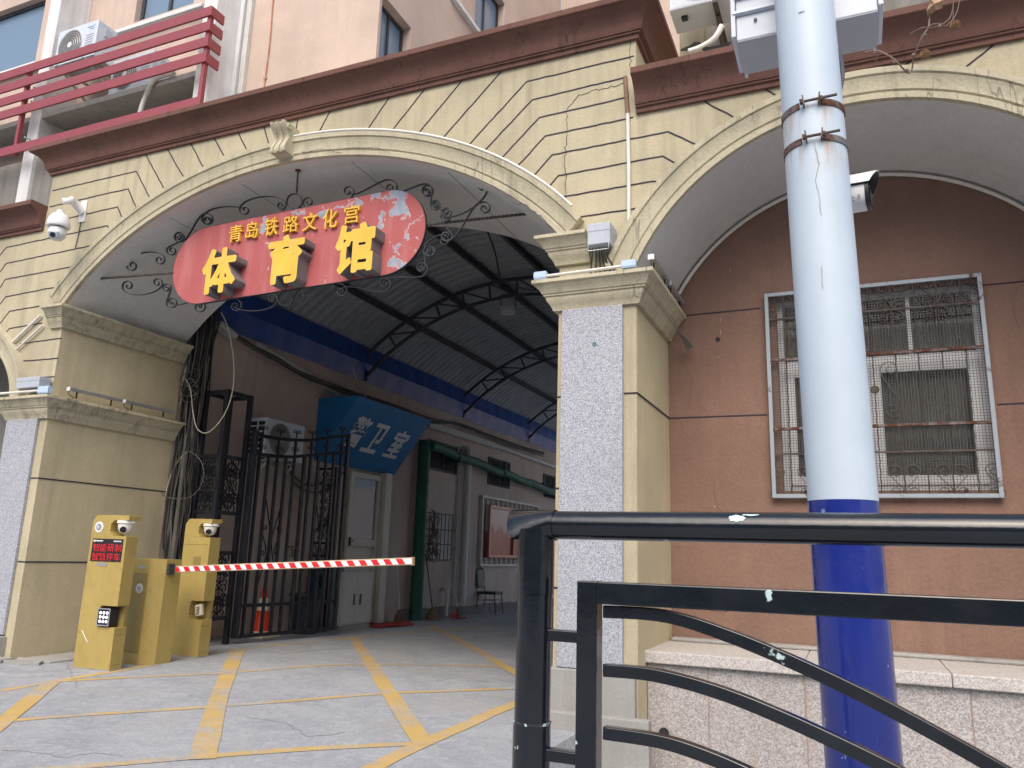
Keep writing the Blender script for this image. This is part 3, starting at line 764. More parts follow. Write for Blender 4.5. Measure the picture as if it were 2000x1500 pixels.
m.lathe((xm, GY - .04, (zc[0] + zc[1]) / 2), [(.03, 0), (.035, .01), (.03, .025), (.01, .03)], 12, 'Y')
build_each(m, 'scroll', 'rust_iron', gr, smooth=40)
m = MB(); k = 0
nx = int((gx1 - gx0 - .06) / .022); nz = int((gz1 - gz0 - .06) / .022); w = .0032
for i in range(1, nx):
    x = gx0 + .03 + (gx1 - gx0 - .06) * i / nx; m.box(x - w / 2, x + w / 2, GY - .008, GY - .0058, gz0 + .03, gz1 - .03)
for i in range(1, nz):
    z = gz0 + .03 + (gz1 - gz0 - .06) * i / nz; m.box(gx0 + .03, gx1 - .03, GY - .0054, GY - .0032, z - w / 2, z + w / 2)
m.build('wire_mesh', painted('wire_mesh_steel', (.085, .08, .075, 1), .6), gr)
# granite ledge in front of the terracotta wall
LD = thing('granite_ledge', 'pale pink granite ledge wall with capstones below the terracotta wall', 'ledge wall', (0, .2, 0))
m = MB(); m.box(-1.46, 3.2, .26, RW + .02, -.4, .455); m.build('facing_wall', 'granite_pink', LD)
xs_ = [-1.50, -.37, .52, 1.5, 3.2]
for a, b in zip(xs_, xs_[1:]):
    m = MB(); m.box(a + .002, b - .002, .21, RW - .0, .46, .545); m.build('capstone', 'granite_cap', LD, bevel=.008)
m = MB()
for x in (-1.02, -.37, .1, .62): m.box(x - .004, x + .004, .256, .259, -.3, .455)
build_each(m, 'joint', painted('brown_joint', (.30, .24, .20, 1), .9), LD)
m = MB(); curb = [(-.02, 0), (.05, 0), (.03, .03), (0, .04)]
m.box(-1.45, 3.2, 1.02, RW - .001, .5455, .575); m.build('mortar_strip', 'concrete', LD, bevel=.012)
pc = FY(1298, 1431, .25)
m = MB(); m.sweep([(pc.x, .30, pc.z), (pc.x, .235, pc.z)], [(.045 * math.cos(a * math.pi / 10), .045 * math.sin(a * math.pi / 10)) for a in range(20)], mi=0)
m.cur = 1; m.lathe((pc.x, .233, pc.z), [(.037, 0), (.037, .002)], 20, 'Y', 1)
o = m.build('drain_pipe', ['concrete', 'dark_room']); tag(o, 'short round drain pipe end at the foot of the granite ledge', 'drain pipe'); 

# ------------------------------------------------------------------ oval sign hanging in the arch
SY = .25
sg = thing('oval_sign', 'peeling red oval sign with yellow Chinese characters hanging under the main arch', 'sign', (-5.14, SY, 4.19))
c = Vector((-5.145, SY, 4.19)); ang = R(1.2)
uu = Vector((math.cos(ang), 0, math.sin(ang))); vv = Vector((-math.sin(ang), 0, math.cos(ang)))
HW, HH = 1.585, .437
def stadium(hw, hh, n=24):
    P = []
    for k in range(n + 1):
        a = -math.pi / 2 + math.pi * k / n; P.append((hw - hh + hh * math.cos(a), hh * math.sin(a)))
    for k in range(n + 1):
        a = math.pi / 2 + math.pi * k / n; P.append((-(hw - hh) + hh * math.cos(a), hh * math.sin(a)))
    return P
m = MB(); m.prism(stadium(HW, HH), c, uu, vv, (0, .03, 0)); m.build('board', 'sign_red', sg)
m = MB(); m.strap([tuple(c + uu * a + vv * b + Vector((0, .015, 0))) for a, b in stadium(HW + .002, HH + .002) + [stadium(HW + .002, HH + .002)[0]]], .004, .034)
m.build('rim', 'dark_iron', sg)
def sign_char(ch, px, off, depth, name='character', fat=0):
    yf = SY - depth - .004
    l, r, t, b = px
    pl = (t + b) / 2; pc_ = (l + r) / 2
    a = FY(l, pl, yf); bb = FY(r, pl, yf); tt = FY(pc_, t, yf); b2 = FY(pc_, b, yf)
    mm = MB()
    if fat:
        fat_lettering(mm, ch, (a.x, SY - .004, b2.z), (bb.x - a.x, 0, 0), (0, 0, tt.z - b2.z), (0, -depth, 0), fat)
        return mm.build(name, ['yellow', 'letter_side'], sg, smooth=35, weld=True)
    lettering(mm, ch, (a.x, SY - .004, b2.z), (bb.x - a.x, 0, 0), (0, 0, tt.z - b2.z), (0, -depth, 0), off, 0, 1)
    return mm.build(name, ['yellow', 'letter_side'] if depth > .1 else ['yellow', 'yellow'], sg, weld=True)
for ch, px in (('体', (395, 460, 485, 572)), ('育', (522, 592, 459, 553)), ('馆', (655, 731, 436, 532))): sign_char(ch, px, .036, .16, fat=.042)
for ch, px in (('青', (447, 472, 440, 472)), ('岛', (480, 503, 433, 465)), ('铁', (517, 542, 425, 460)), ('路', (553, 582, 421, 453)), ('文', (591, 619, 415, 450)), ('化', (630, 658, 408, 445)), ('宫', (672, 701, 400, 435))):
    sign_char(ch, px, .003, .03)
def sw(x, y): return tuple(FY(300 + x * .3, 230 + y * .3, SY + .012))      # survey scale of the scroll strip
def spx(p): return [sw(*q) for q in p]
scrolls = []
def add_s(a, b, ra, rb, ta=1.3, tb=1.3, side=1, sb=None): scrolls.append(s_scroll(a, b, ra, rb, ta, tb, side, sb))
# top edge
add_s((595, 600), (830, 570), 38, 36, side=-1, sb=1)
add_s((1010, 550), (1268, 480), 40, 40, side=1, sb=-1)
add_s((350, 665), (590, 600), 38, 10, side=-1, sb=1, tb=.2)
add_s((1270, 482), (1545, 455), 10, 46, side=1, sb=1, ta=.2)
add_s((165, 775), (350, 665), 34, 42, side=1, sb=1)
add_s((1545, 460), (1780, 480), 20, 44, side=1, sb=1, ta=.2)
add_s((1780, 480), (1835, 565), 40, 36, side=-1, sb=-1)
add_s((1835, 565), (1905, 615), 30, 40, side=-1, sb=-1)
add_s((1905, 650), (1905, 770), 36, 40, side=1, sb=1)
add_s((1800, 870), (1890, 800), 40, 38, side=-1, sb=1)
add_s((2140, 450), (1905, 615), 40, 30, side=-1, sb=1)   # far right, above the bar
add_s((2155, 590), (1905, 770), 42, 30, side=1, sb=1)
# left end
add_s((120, 865), (165, 775), 34, 34, side=-1, sb=-1)
add_s((-138, 962), (40, 925), 42, 38, side=-1, sb=1)
add_s((-165, 1095), (25, 1075), 42, 36, side=1, sb=-1)
add_s((85, 1110), (120, 1200), 30, 40, side=-1, sb=-1)
add_s((120, 1200), (298, 1232), 10, 42, side=1, sb=1, ta=.2)
# bottom edge
add_s((535, 1225), (300, 1235), 42, 12, side=1, sb=-1, tb=.2)
add_s((535, 1225), (775, 1180), 16, 38, side=1, sb=-1, ta=.2)
add_s((960, 1165), (1225, 1130), 40, 42, side=-1, sb=1)
add_s((1225, 1130), (1505, 1080), 14, 44, side=-1, sb=-1, ta=.2)
add_s((1505, 1080), (1745, 980), 14, 44, side=-1, sb=-1, ta=.2)
add_s((1745, 980), (1800, 875), 20, 40, side=1, sb=1)
m = MB()
for s_ in scrolls: m.strap(spx(s_), .006, .022)
for cx, cy, rr in ((918, 545, 50), (862, 1175, 50)):
    m.strap(spx([(cx + rr * math.cos(R(a)), cy + rr * math.sin(R(a))) for a in range(0, 361, 15)]), .006, .022)
build_each(m, 'scroll', 'dark_iron', sg, smooth=50)
def twisted(a, b, r, n):
    a, b = Vector(a), Vector(b); mm = MB()
    for ph in (0, math.pi):
        d = (b - a).normalized(); s1 = d.cross(Vector((0, 1, 0))).normalized(); s2 = d.cross(s1)
        mm.tube([a.lerp(b, k / n) + (s1 * math.cos(k * .9 + ph) + s2 * math.sin(k * .9 + ph)) * r * .55 for k in range(n + 1)], r * .75, 6)
    return mm
pl_ = FY(338, 530, SY); pr_ = FY(831, 437, SY)
twisted((-7.70, .13, 4.13), (pl_.x + .05, SY + .015, 4.13), .012, 90).build('twisted_rod', 'rust_iron', sg)
twisted((pr_.x - .05, SY + .015, pr_.z + .0), (-2.60, .44, 4.275), .012, 90).build('twisted_rod', 'rust_iron', sg)
tp = FY(578, 378, SY); m = MB(); m.tube([(tp.x, SY + .01, tp.z), (-5.04, .14, 5.005)], .011, 6); m.lathe((-5.04, .14, 4.99), [(.03, 0), (.03, .012)], 12)
m.build('hanging_rod', 'rust', sg)

# ------------------------------------------------------------------ conduits, junction boxes, light bars on the facade
def conduit(pts, r, label, mat='pvc', name='conduit_pipe', cat='conduit', seg=8, group=None):
    m = MB(); m.tube(pts, r, seg); o = m.build(name, mat, smooth=60); return tag(o, label, cat, group)
def ell_off(e, off, t0, t1, n, y):
    cx, cz, a, b = e; P = []
    for k in range(n + 1):
        t = R(t0 + (t1 - t0) * k / n); nx, nz = -math.cos(t) / a, math.sin(t) / b; l = math.hypot(nx, nz)
        P.append((cx - a * math.cos(t) + nx / l * off, y, cz + b * math.sin(t) + nz / l * off))
    return P
conduit(ell_off(MA, .236, 92, 147, 50, -.09), .013, 'thin white conduit following the right half of the main arch')
P = [tuple(FY(x, y, -.05)) for x, y in ((300, 397), (340, 366), (400, 333), (440, 311), (500, 292), (537, 285))]
conduit(P, .013, 'thin white conduit along the left half of the main arch moulding')
m = MB(); m.tube([tuple(FY(1226, 222, -.02)), tuple(FY(1228, 330, -.02)), tuple(FY(1228, 440, -.02))], .016, 8, mi=0); m.tube([tuple(FY(1221, 150, -.02)), tuple(FY(1226, 222, -.02))], .018, 8, mi=1)
tag(m.build('conduit_pipe', ['pvc', 'terra'], smooth=60), 'vertical cream conduit between the two arches with a painted brown top', 'conduit')
conduit([tuple(FY(x, y, -.145)) for x, y in ((1062, 540), (1215, 520))], .013, 'white conduit lying along the top of the pillar capital')
conduit([tuple(FY(x, y, -.145)) for x, y in ((-60, 773), (0, 769), (75, 763))], .014, 'white conduit lying on the left pillar capital')
conduit([tuple(FY(x, y, -.03)) for x, y in ((80, 615), (16, 676), (26, 700), (34, 730))], .016, 'cream conduit bending down beside the small left arch')
conduit([tuple(FY(x, y, -.03)) for x, y in ((84, 635), (30, 684), (38, 735))], .013, 'thinner cream conduit below the bending one by the left arch')
conduit([(x, RW - .03, z) for x, _, z in ell_off(RA, -.035, 12, 168, 50, 0)], .017, 'white conduit following the back edge of the right arch vault', seg=8)
def jbox(label, px, y, dep, mat='plastic_grey', hang=True):
    l, r, t, b = px; a = FY(l, (t + b) / 2, y); q = FY(r, (t + b) / 2, y); tt = FY((l + r) / 2, t, y); bb = FY((l + r) / 2, b, y)
    J = thing('junction_box', label, 'junction box', ((a.x + q.x) / 2, y, bb.z))
    m = MB(); m.box(a.x, q.x, y, y + dep, bb.z, tt.z); m.build('body', mat, J, bevel=.006)
    zz = bb.z + (tt.z - bb.z) * .62
    m = MB(); m.box(a.x - .002, q.x + .002, y - .003, y + dep, zz, tt.z + .003); m.build('lid', mat, J, bevel=.006)
    return J, a.x, q.x, bb.z, tt.z
J, a, b, z0, z1 = jbox('larger grey junction box clamped above the right pillar capital', (1147, 1191, 436, 476), -.20, .19)
m = MB(); m.tube([(a + .01, -.2, z0), (a + .01, -.2, z0 - .05), (b - .01, -.2, z0 - .05), (b - .01, -.2, z0)], .004, 6); m.build('bracket', 'alu', J)
m = MB()
for i in range(6):
    x = a + .02 + i * .026
    m.tube(catmull([(x, -.12, z0), (x + .01 * math.sin(i), -.13, z0 - .07), (x - .03 + .012 * i, -.06, z0 - .16), (x - .04 + .01 * i, -.03, 3.42)]), .0055, 6)
m.build('cables', 'cable', J)
J, a, b, z0, z1 = jbox('grey junction box sitting on the left pillar capital', (32, 76, 737, 757), -.17, .14)
m = MB()
def small_box(px, y, label):
    l, r, t, b = px; a = FY(l, (t + b) / 2, y); q = FY(r, (t + b) / 2, y); tt = FY((l + r) / 2, t, y); bb = FY((l + r) / 2, b, y)
    m = MB(); m.box(a.x, q.x, y, y + .05, bb.z, tt.z); m.box(a.x - .003, q.x + .003, y - .004, y - .0005, bb.z + .01, tt.z - .01)
    tag(m.build('connector_box', 'plastic_blue', bevel=.003), label, 'connector box')
small_box((1043, 1066, 530, 545), -.165, 'small pale blue connector box at the left end of the pillar capital')
small_box((1214, 1241, 507, 522), -.165, 'small pale blue connector box near the right corner of the pillar capital')
small_box((74, 94, 754, 768), -.165, 'small pale blue connector box at the corner of the left pillar capital')
def light_bar(p, q, label, group=None):
    p, q = Vector(p), Vector(q); d = (q - p).normalized(); sd = d.cross(Vector((0, 0, 1))).normalized()
    L = thing('light_bar', label, 'light bar', (p + q) / 2, group)
    m = MB(); m.bar(p, q, .045, .035); m.build('housing', 'alu', L, bevel=.004)
    m = MB(); m.obox(p - d * .004, sd * .05, d * .006, Vector((0, 0, .042))); m.build('end_cap', 'plastic_white', L)
    m = MB()
    for t in (.15, .8):
        c_ = p.lerp(q, t); m.box(c_.x - .006, c_.x + .006, c_.y - .006, c_.y + .006, c_.z - .09, c_.z - .015)
    build_each(m, 'bracket', 'black', L)
    m = MB(); m.tube(catmull([tuple(p + d * .03), tuple(p + d * .0 + Vector((0, 0, -.05))), tuple(p + d * .08 + Vector((0, 0, -.09)))]), .004, 5); m.build('lead', 'cable', L)
    return L
light_bar((-7.93, .12, 2.86), (-7.93, .82, 2.86), 'front one of two slim wall washer bars on the left capital')
light_bar((-7.93, .86, 2.86), (-7.93, 1.60, 2.86), 'rear one of two slim wall washer bars on the left capital')
light_bar((-1.315, -.13, 3.475), (-1.315, .47, 3.475), 'front one of two slim wall washer bars under the right arch')
light_bar((-1.315, .49, 3.475), (-1.315, 1.07, 3.475), 'rear one of two slim wall washer bars under the right arch')
m = MB()
for i in range(4): m.tube(catmull([(-1.33, .92, 3.17), (-1.30 + .01 * i, .98, 3.12), (-1.27 + .015 * i, 1.04, 3.02 + .01 * i)]), .008, 6)
tag(m.build('cable_stub', 'cable_grey'), 'frayed bunch of grey cable ends poking out under the right capital', 'cable')

# ------------------------------------------------------------------ dome camera on the facade, left
DC = thing('dome_camera', 'white speed dome camera on a curved wall arm left of the arch', 'security camera', (-7.97, 0, 4.88))
mp = FY(166, 412, 0); m = MB(); m.box(mp.x - .07, mp.x + .03, -.015, -.001, mp.z - .14, mp.z + .13); m.build('mounting_plate', 'plastic_white', DC, bevel=.008)
bc = FY(116, 428, -.42); top = FY(117, 392, -.42)
m = MB(); P = catmull([(mp.x - .02, -.01, mp.z - .01), (mp.x - .02, -.16, mp.z + .06), (bc.x + .02, -.34, top.z + .02), (bc.x, -.42, top.z - .01)], 8)
n = len(P); vsx = []
for i, p in enumerate(P):
    r = .062 - .028 * (i / (n - 1)) ** .5; t = (Vector(P[min(i + 1, n - 1)]) - Vector(P[max(i - 1, 0)])).normalized()
    s1 = t.cross(Vector((0, .3, 1))).normalized(); s2 = s1.cross(t)
    vsx += [Vector(p) + s1 * r * math.cos(a * math.pi / 6) * .8 + s2 * r * math.sin(a * math.pi / 6) for a in range(12)]
m.add(vsx, [(i * 12 + a, i * 12 + (a + 1) % 12, (i + 1) * 12 + (a + 1) % 12, (i + 1) * 12 + a) for i in range(n - 1) for a in range(12)] + [tuple(range(12)), tuple((n - 1) * 12 + a for a in range(12))])
m.build('arm', 'plastic_white', DC, smooth=50)
bz = FY(115, 440, -.42).z; bx_ = bc.x
m = MB(); m.lathe((bx_, -.42, bz), [(.035, .17), (.04, .14), (.075, .12), (.105, .07), (.115, .02), (.118, -.01), (.112, -.025)], 28); m.build('housing', 'plastic_white', DC, smooth=40)
m = MB(); m.lathe((bx_, -.42, bz - .09), [(.05, .06), (.082, .05), (.092, 0), (.085, -.04), (.055, -.075), (.02, -.085)], 28); ball = m.build('ball', 'plastic_white', DC, smooth=50)
m = MB(); d_ = Vector((.45, -.8, -.45)).normalized(); cc = Vector((bx_, -.42, bz - .10)) + d_ * .075
m.obox(cc, d_.cross(Vector((0, 0, 1))).normalized() * .11, d_ * .03, d_.cross(Vector((0, 0, 1))).cross(d_).normalized() * .075); m.build('lens_face', 'plastic_grey', ball, bevel=.012)
m = MB(); q = cc + d_ * .02; m.tube([tuple(q), tuple(q + d_ * .008)], .028, 18); m.build('lens', 'lens', ball)
m = MB(); m.tube(catmull([(mp.x - .03, -.01, mp.z - .14), (mp.x - .03, -.012, mp.z - .28), (mp.x - .05, -.012, mp.z - .45)]), .005, 6); m.build('cable', 'cable', DC)

# ------------------------------------------------------------------ gold barrier posts, cabinet and boom
def gear(m, c, r, y, mi=0):
    P = []
    for k in range(56):
        rr = r if (k % 4) < 2 else r * .84; a = 2 * math.pi * k / 56; P.append((rr * math.cos(a), rr * math.sin(a)))
    m.prism(P, (c[0], y, c[1]), (1, 0, 0), (0, 0, 1), (0, -.004, 0), mi)
def gold_post(name, label, x, y, yaw, h, wdt, dep, screen):
    T = thing(name, label, 'parking post', (x, y, gz(y)))
    z0 = gz(y); w = wdt; d = dep
    hd = .20   # head zone
    def X(a): return x + a
    # outline in X-Z with notch for the camera, notch for the keypad lamp
    b = MB(); zt = z0 + h
    out = [(0, 0), (w, 0), (w, .40)] + [(w * .56, .40), (w * .50, .44), (w * .50, .55), (w * .56, .60)] + [(w, .60), (w, h - .205), (w * .62, h - .205), (w * .52, h - .16), (w * .52, h - .09), (w * .60, h - .05), (w * 1.0, h - .05), (w * 1.0, h), (.05, h), (0, h - .06)]
    b.prism(out, (x, y, z0), (1, 0, 0), (0, 0, 1), (0, d, 0)); b.build('body', 'gold', T, bevel=.005)
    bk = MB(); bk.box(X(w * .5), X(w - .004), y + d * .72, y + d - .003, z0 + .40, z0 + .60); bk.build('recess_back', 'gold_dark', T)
    # camera dome
    cx = X(w * .80); cz = zt - .05
    m = MB(); m.lathe((cx, y + d * .45, cz - .035), [(.085, .034), (.088, .008), (.078, 0)], 24); cm = m.build('camera', 'pvc', T, smooth=40)
    m = MB(); m.lathe((cx, y + d * .40, cz - .035), [(.070, -.001), (.068, -.045), (.048, -.085), (.014, -.10)], 24); m.build('ball', 'pvc', cm, smooth=50)
    ld = Vector((.42, -.78, -.40)).normalized(); lc = Vector((cx, y + d * .40, cz - .062)); m = MB(); m.tube([lc + ld * .045, lc + ld * .076], .031, 18); m.build('lens', 'lens', cm)
    if screen:
        m = MB(); gear(m, (X(.09), zt - .12), .058, y - .001); gear(m, (X(.09), zt - .12), .034, y - .0055, 1)
        for q in (-1, 1): m.box(X(.085 + q * .010 - .003), X(.085 + q * .010 + .003), y - .013, y - .010, zt - .14, zt - .10)
        m.obox((X(.085), y - .0115, zt - .12), (.018, 0, .006), (0, .003, 0), (-.003, 0, .008))
        m.build('gear_emblem', ['plastic_white', 'alu'], T)
        s = MB(); sx0, sx1, sz0, sz1 = X(.035), X(w * .93), zt - .455, zt - .235
        s.box(sx0, sx1, y - .006, y - .001, sz0, sz1); sc = s.build('led_screen', 'black', T, bevel=.002)
        W_ = sx1 - sx0; H_ = sz1 - sz0
        for row, txt in enumerate(('智能研制', '智慧停车')):
            for i, ch in enumerate(txt):
                t_ = MB(); lettering(t_, ch, (sx0 + W_ * (.05 + .24 * i), y - .0065, sz1 - H_ * (.555 if row == 0 else .955)), (W_ * .205, 0, 0), (0, 0, H_ * .33), (0, -.002, 0), -.012)
                t_.build('led_character', 'led_red', sc)
        t_ = MB(); t_.box(sx0 + .015, sx0 + .03, y - .0085, y - .0066, sz1 - .032, sz1 - .010)
        for k in range(9): t_.box(sx0 + .033 + k * .0115, sx0 + .0425 + k * .0115, y - .0085, y - .0066, sz1 - .026 - .004 * (k % 3 == 0), sz1 - .014)
        for k in range(9): t_.box(sx1 - .115 + k * .011, sx1 - .107 + k * .011, y - .0085, y - .0066, sz1 - .028, sz1 - .015)
        t_.build('screen_caption', 'plastic_white', sc)
        m = MB(); m.box(X(.13), X(.25), y - .004, y - .001, zt - .50, zt - .468); m.build('nameplate', 'alu', T)
        m = MB(); lx0 = X(w * .52 + .01); m.box(lx0, lx0 + .145, y - .02, y + .09, z0 + .415, z0 + .575); lp = m.build('fill_lamp', 'black', T, bevel=.004)
        m = MB(); rect_frame(m, lx0 - .003, lx0 + .148, z0 + .412, z0 + .578, .010, y - .026, y - .0201); m.build('bezel', 'alu', lp)
        for i in range(3):
            for j in range(3):
                m = MB(); m.lathe((lx0 + .033 + i * .04, y - .0225, z0 + .455 + j * .04), [(.014, 0), (.014, .002)], 14, 'Y'); m.build('lamp_dot', 'led_white', lp)
        m = MB(); m.bar((X(.05), y - .001, z0 + .36), (X(.14), y - .001, z0 + .25), .006, .003, (0, 1, 0)); m.build('scratch', 'boom_white', T)
    else:
        m = MB(); m.obox((X(w * .80), y + d * .2, z0 + .50), (.085, 0, .02), (0, .04, 0), (-.02, 0, .12)); m.build('hanging_tag', 'cone_band', T, bevel=.004)
        m = MB()
        for k in range(5): m.obox((X(w * .79 + (k % 2) * .01), y + d * .2 - .024, z0 + .46 + k * .018), (.04 - .01 * (k % 2), 0, .008), (0, .004, 0), (0, 0, .006))
        m.build('tag_mark', 'black', T)
        m = MB(); m.box(X(w * .45), X(w * .72), y - .004, y - .001, z0 + .98, z0 + 1.08); m.build('patch', 'gold_dark', T)
        m = MB(); m.box(X(.012), X(w - .02), y - .003, y - .001, z0 + h - .290, z0 + h - .284); m.build('seam', 'gold_dark', T)
    m = MB(); m.box(X(-.01), X(w + .01), y - .01, y + d + .01, z0 + .0005, z0 + .012); m.build('base_plate', 'concrete', T)
    m = MB()
    for sx_, sz_ in ((.02, .06), (w - .02, .06), (.02, .34), (w - .02, .34), (.02, h - .52), (w - .02, h - .52)):
        m.lathe((X(sx_), y - .0005, z0 + sz_), [(.006, 0), (.006, -.003), (.003, -.004)], 8, 'Y')
    m.box(X(w + .0005), X(w + .002), y + .02, y + d - .02, z0 + .05, z0 + .055); m.box(X(w + .0005), X(w + .002), y + .02, y + d - .02, z0 + .33, z0 + .335)
    build_each(m, 'fixing', 'gold_dark', T)
    T.rotation_euler = (0, 0, yaw)
    return T
p1 = gold_post('screen_post', 'front gold parking post with a red LED text screen and emblem', -7.07, -.03, R(5), 1.475, .45, .15, True)
p2 = gold_post('camera_post', 'rear gold parking post without a screen, behind the barrier cabinet', -7.05, 1.17, R(3), 1.50, .37, .17, False)
BC = thing('barrier_cabinet', 'low gold barrier cabinet between the two gold posts', 'barrier cabinet', (-6.86, .60, 0))
cx0, cx1, cy0, cy1, ch = -7.04, -6.64, .45, .78, 1.05
m = MB(); bvl = [(cx0, cy0), (cx1 - .10, cy0), (cx1 - .05, cy0 + .03), (cx1, cy0 + .12), (cx1, cy1), (cx0, cy1)]
m.prism(bvl, (0, 0, 0), (1, 0, 0), (0, 1, 0), (0, 0, ch)); m.build('body', 'gold', BC, bevel=.006)
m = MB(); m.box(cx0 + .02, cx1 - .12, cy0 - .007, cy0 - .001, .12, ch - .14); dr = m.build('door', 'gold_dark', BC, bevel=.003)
m = MB(); gear(m, ((cx0 + cx1) / 2 + .0, ch - .30), .052, cy0 - .008); gear(m, ((cx0 + cx1) / 2, ch - .30), .03, cy0 - .013, 1); m.build('gear_emblem', ['plastic_white', 'alu'], dr)
m = MB(); m.tube([((cx0 + cx1) / 2 - .01, cy0 - .006, ch - .195), ((cx0 + cx1) / 2 - .01, cy0 - .016, ch - .195)], .009, 12); m.build('lock', 'alu', dr)
m = MB(); m.box((cx0 + cx1) / 2 - .05, (cx0 + cx1) / 2 + .05, cy0 - .004, cy0 - .001, ch - .10, ch - .07); m.build('nameplate', 'alu', BC)
BY = .62; bA = FY(346, 1112, BY); bB = FY(806, 1096, BY)
BM = thing('barrier_boom', 'red and white striped barrier boom reaching across the gateway', 'barrier boom', (bA.x, BY, bA.z))
ax_ = (bB - bA).normalized(); upv = Vector((-ax_.z, 0, ax_.x)); Lb = (bB - bA).length
m = MB(); m.bar(bA, bB, .035, .068); m.build('beam', 'boom_edge', BM, bevel=.006)
m = MB(); ns = 21; yb = BY - .0185
for i in range(ns):
    a = Lb * i / ns; b = Lb * (i + .52) / ns; sh = .035
    q = [(a, -.024), (b, -.024), (min(b + sh * -1, Lb), .024), (a - sh, .024)]
    q = [(max(0.0, s_), t_) for s_, t_ in q]
    m.prism(q, tuple(bA + Vector((0, -.0185 , 0))), ax_, upv, (0, -.0015, 0))
m.build('red_stripe', 'boom_red', BM)
m = MB(); m.prism([(0, -.025), (Lb, -.025), (Lb, .025), (0, .025)], tuple(bA + Vector((0, -.0175, 0))), ax_, upv, (0, -.0012, 0)); m.build('white_tape', 'boom_white', BM)
m = MB(); m.bar(bB, bB + ax_ * .012, .04, .075); m.build('end_cap', 'boom_edge', BM)
m = MB(); m.box(cx1 + .001, cx1 + .03, BY - .04, BY + .04, bA.z - .055, bA.z + .055); m.build('clamp', 'steel_dark', BM, bevel=.006)

# ------------------------------------------------------------------ passage behind the arch
PX = -8.05
GB = thing('passage_building', 'pink rendered building wall lining the covered passage with rubble base', 'building', (-9.5, 10, -.1))
m = MB(); m.box(-12, PX, D + .002, 22, -.6, 4.42); m.build('wall', 'peach_in', GB)
m = MB()
yy = 7.6
while yy < 21:
    w_ = random.uniform(.25, .5); m.box(PX + .001, PX + .045 + random.uniform(0, .02), yy, yy + w_ - .015, gz(yy) - .1, gz(yy) + .19 + random.uniform(-.02, .02)); yy += w_
m.build('rubble_base', 'stone', GB, bevel=.015)
def side_window(y0, y1, z0, z1, label=None, bars=0):
    m = MB(); m.box(PX + .001, PX + .012, y0, y1, z0, z1); w_ = m.build('window', 'glass_sky' if False else 'dark_room', GB)
    m = MB()
    for a, b, c_, d in ((y0, y0 + .04, z0, z1), (y1 - .04, y1, z0, z1), (y0 + .04, y1 - .04, z0, z0 + .04), (y0 + .04, y1 - .04, z1 - .04, z1), ((y0 + y1) / 2 - .02, (y0 + y1) / 2 + .02, z0 + .04, z1 - .04)):
        m.box(PX + .013, PX + .035, a, b, c_, d)
    m.build('frame', 'steel_dark', w_)
    if bars:
        m = MB()
        for k in range(1, bars): m.box(PX + .05, PX + .06, y0 + (y1 - y0) * k / bars - .006, y0 + (y1 - y0) * k / bars + .006, z0, z1)
        m.build('bars', 'steel_dark', w_)
    return w_
side_window(8.42, 9.75, 2.90, 3.52); side_window(11.4, 12.7, 2.85, 3.52, bars=9); side_window(15.2, 16.6, 2.85, 3.5, bars=9)
# barred small window with pale panel
m = MB(); m.box(PX + .001, PX + .012, 8.45, 9.62, 1.05, 2.02); w2 = m.build('window', 'cab_white', GB)
m = MB()
for k in range(8): y = 8.45 + 1.17 * k / 7; m.box(PX + .03, PX + .045, y - .008, y + .008, 1.05, 2.02)
for z in (1.06, 1.38, 1.68, 2.01): m.box(PX + .046, PX + .058, 8.44, 9.63, z - .009, z + .009)
m.build('bars', 'rust_iron', w2)
# white door of the guard room
m = MB(); d0, d1, dz0, dz1 = 5.72, 6.62, gz(6), 2.55
m.box(PX + .001, PX + .03, d0, d1, dz0, dz1); dr = m.build('door', 'door_white', GB)
m = MB()
for a, b, c_, d in ((d0 - .04, d0 + .07, dz0, dz1), (d1 - .07, d1 + .04, dz0, dz1), (d0 + .07, d1 - .07, dz1 - .09, dz1), (d0 + .07, d1 - .07, 1.27, 1.40), (d0 + .07, d1 - .07, dz0, dz0 + .12)): m.box(PX + .031, PX + .075, a, b, c_, d)
m.build('frame', 'door_white', dr, bevel=.004)
m = MB(); m.box(PX + .032, PX + .040, d0 + .07, d1 - .07, 1.40, dz1 - .09); m.build('pane', 'glass_sky', dr)
m = MB(); m.box(PX + .076, PX + .11, d0 + .02, d0 + .05, 1.28, 1.42); m.tube([(PX + .10, d0 + .035, 1.36), (PX + .10, d0 + .13, 1.36)], .01, 8); m.build('handle', 'black', dr)
m = MB(); m.box(PX + .001, PX + .16, d1 + .06, d1 + .26, gz(6), 2.62); m.build('pier', 'door_white', GB, bevel=.006)
# opposite wall of the passage and the yard beyond
m = MB(); m.box(-2.10, -1.6, D + .002, 9.5, -.6, 4.9); tag(m.build('passage_wall', 'peach_in'), 'plain rendered wall on the right side of the covered passage', 'wall')
m = MB(); m.box(-14, 14, 30, 31, -.8, 4.5); tag(m.build('yard_wall', 'peach_in'), 'rendered wall closing the yard at the far end of the passage', 'wall')

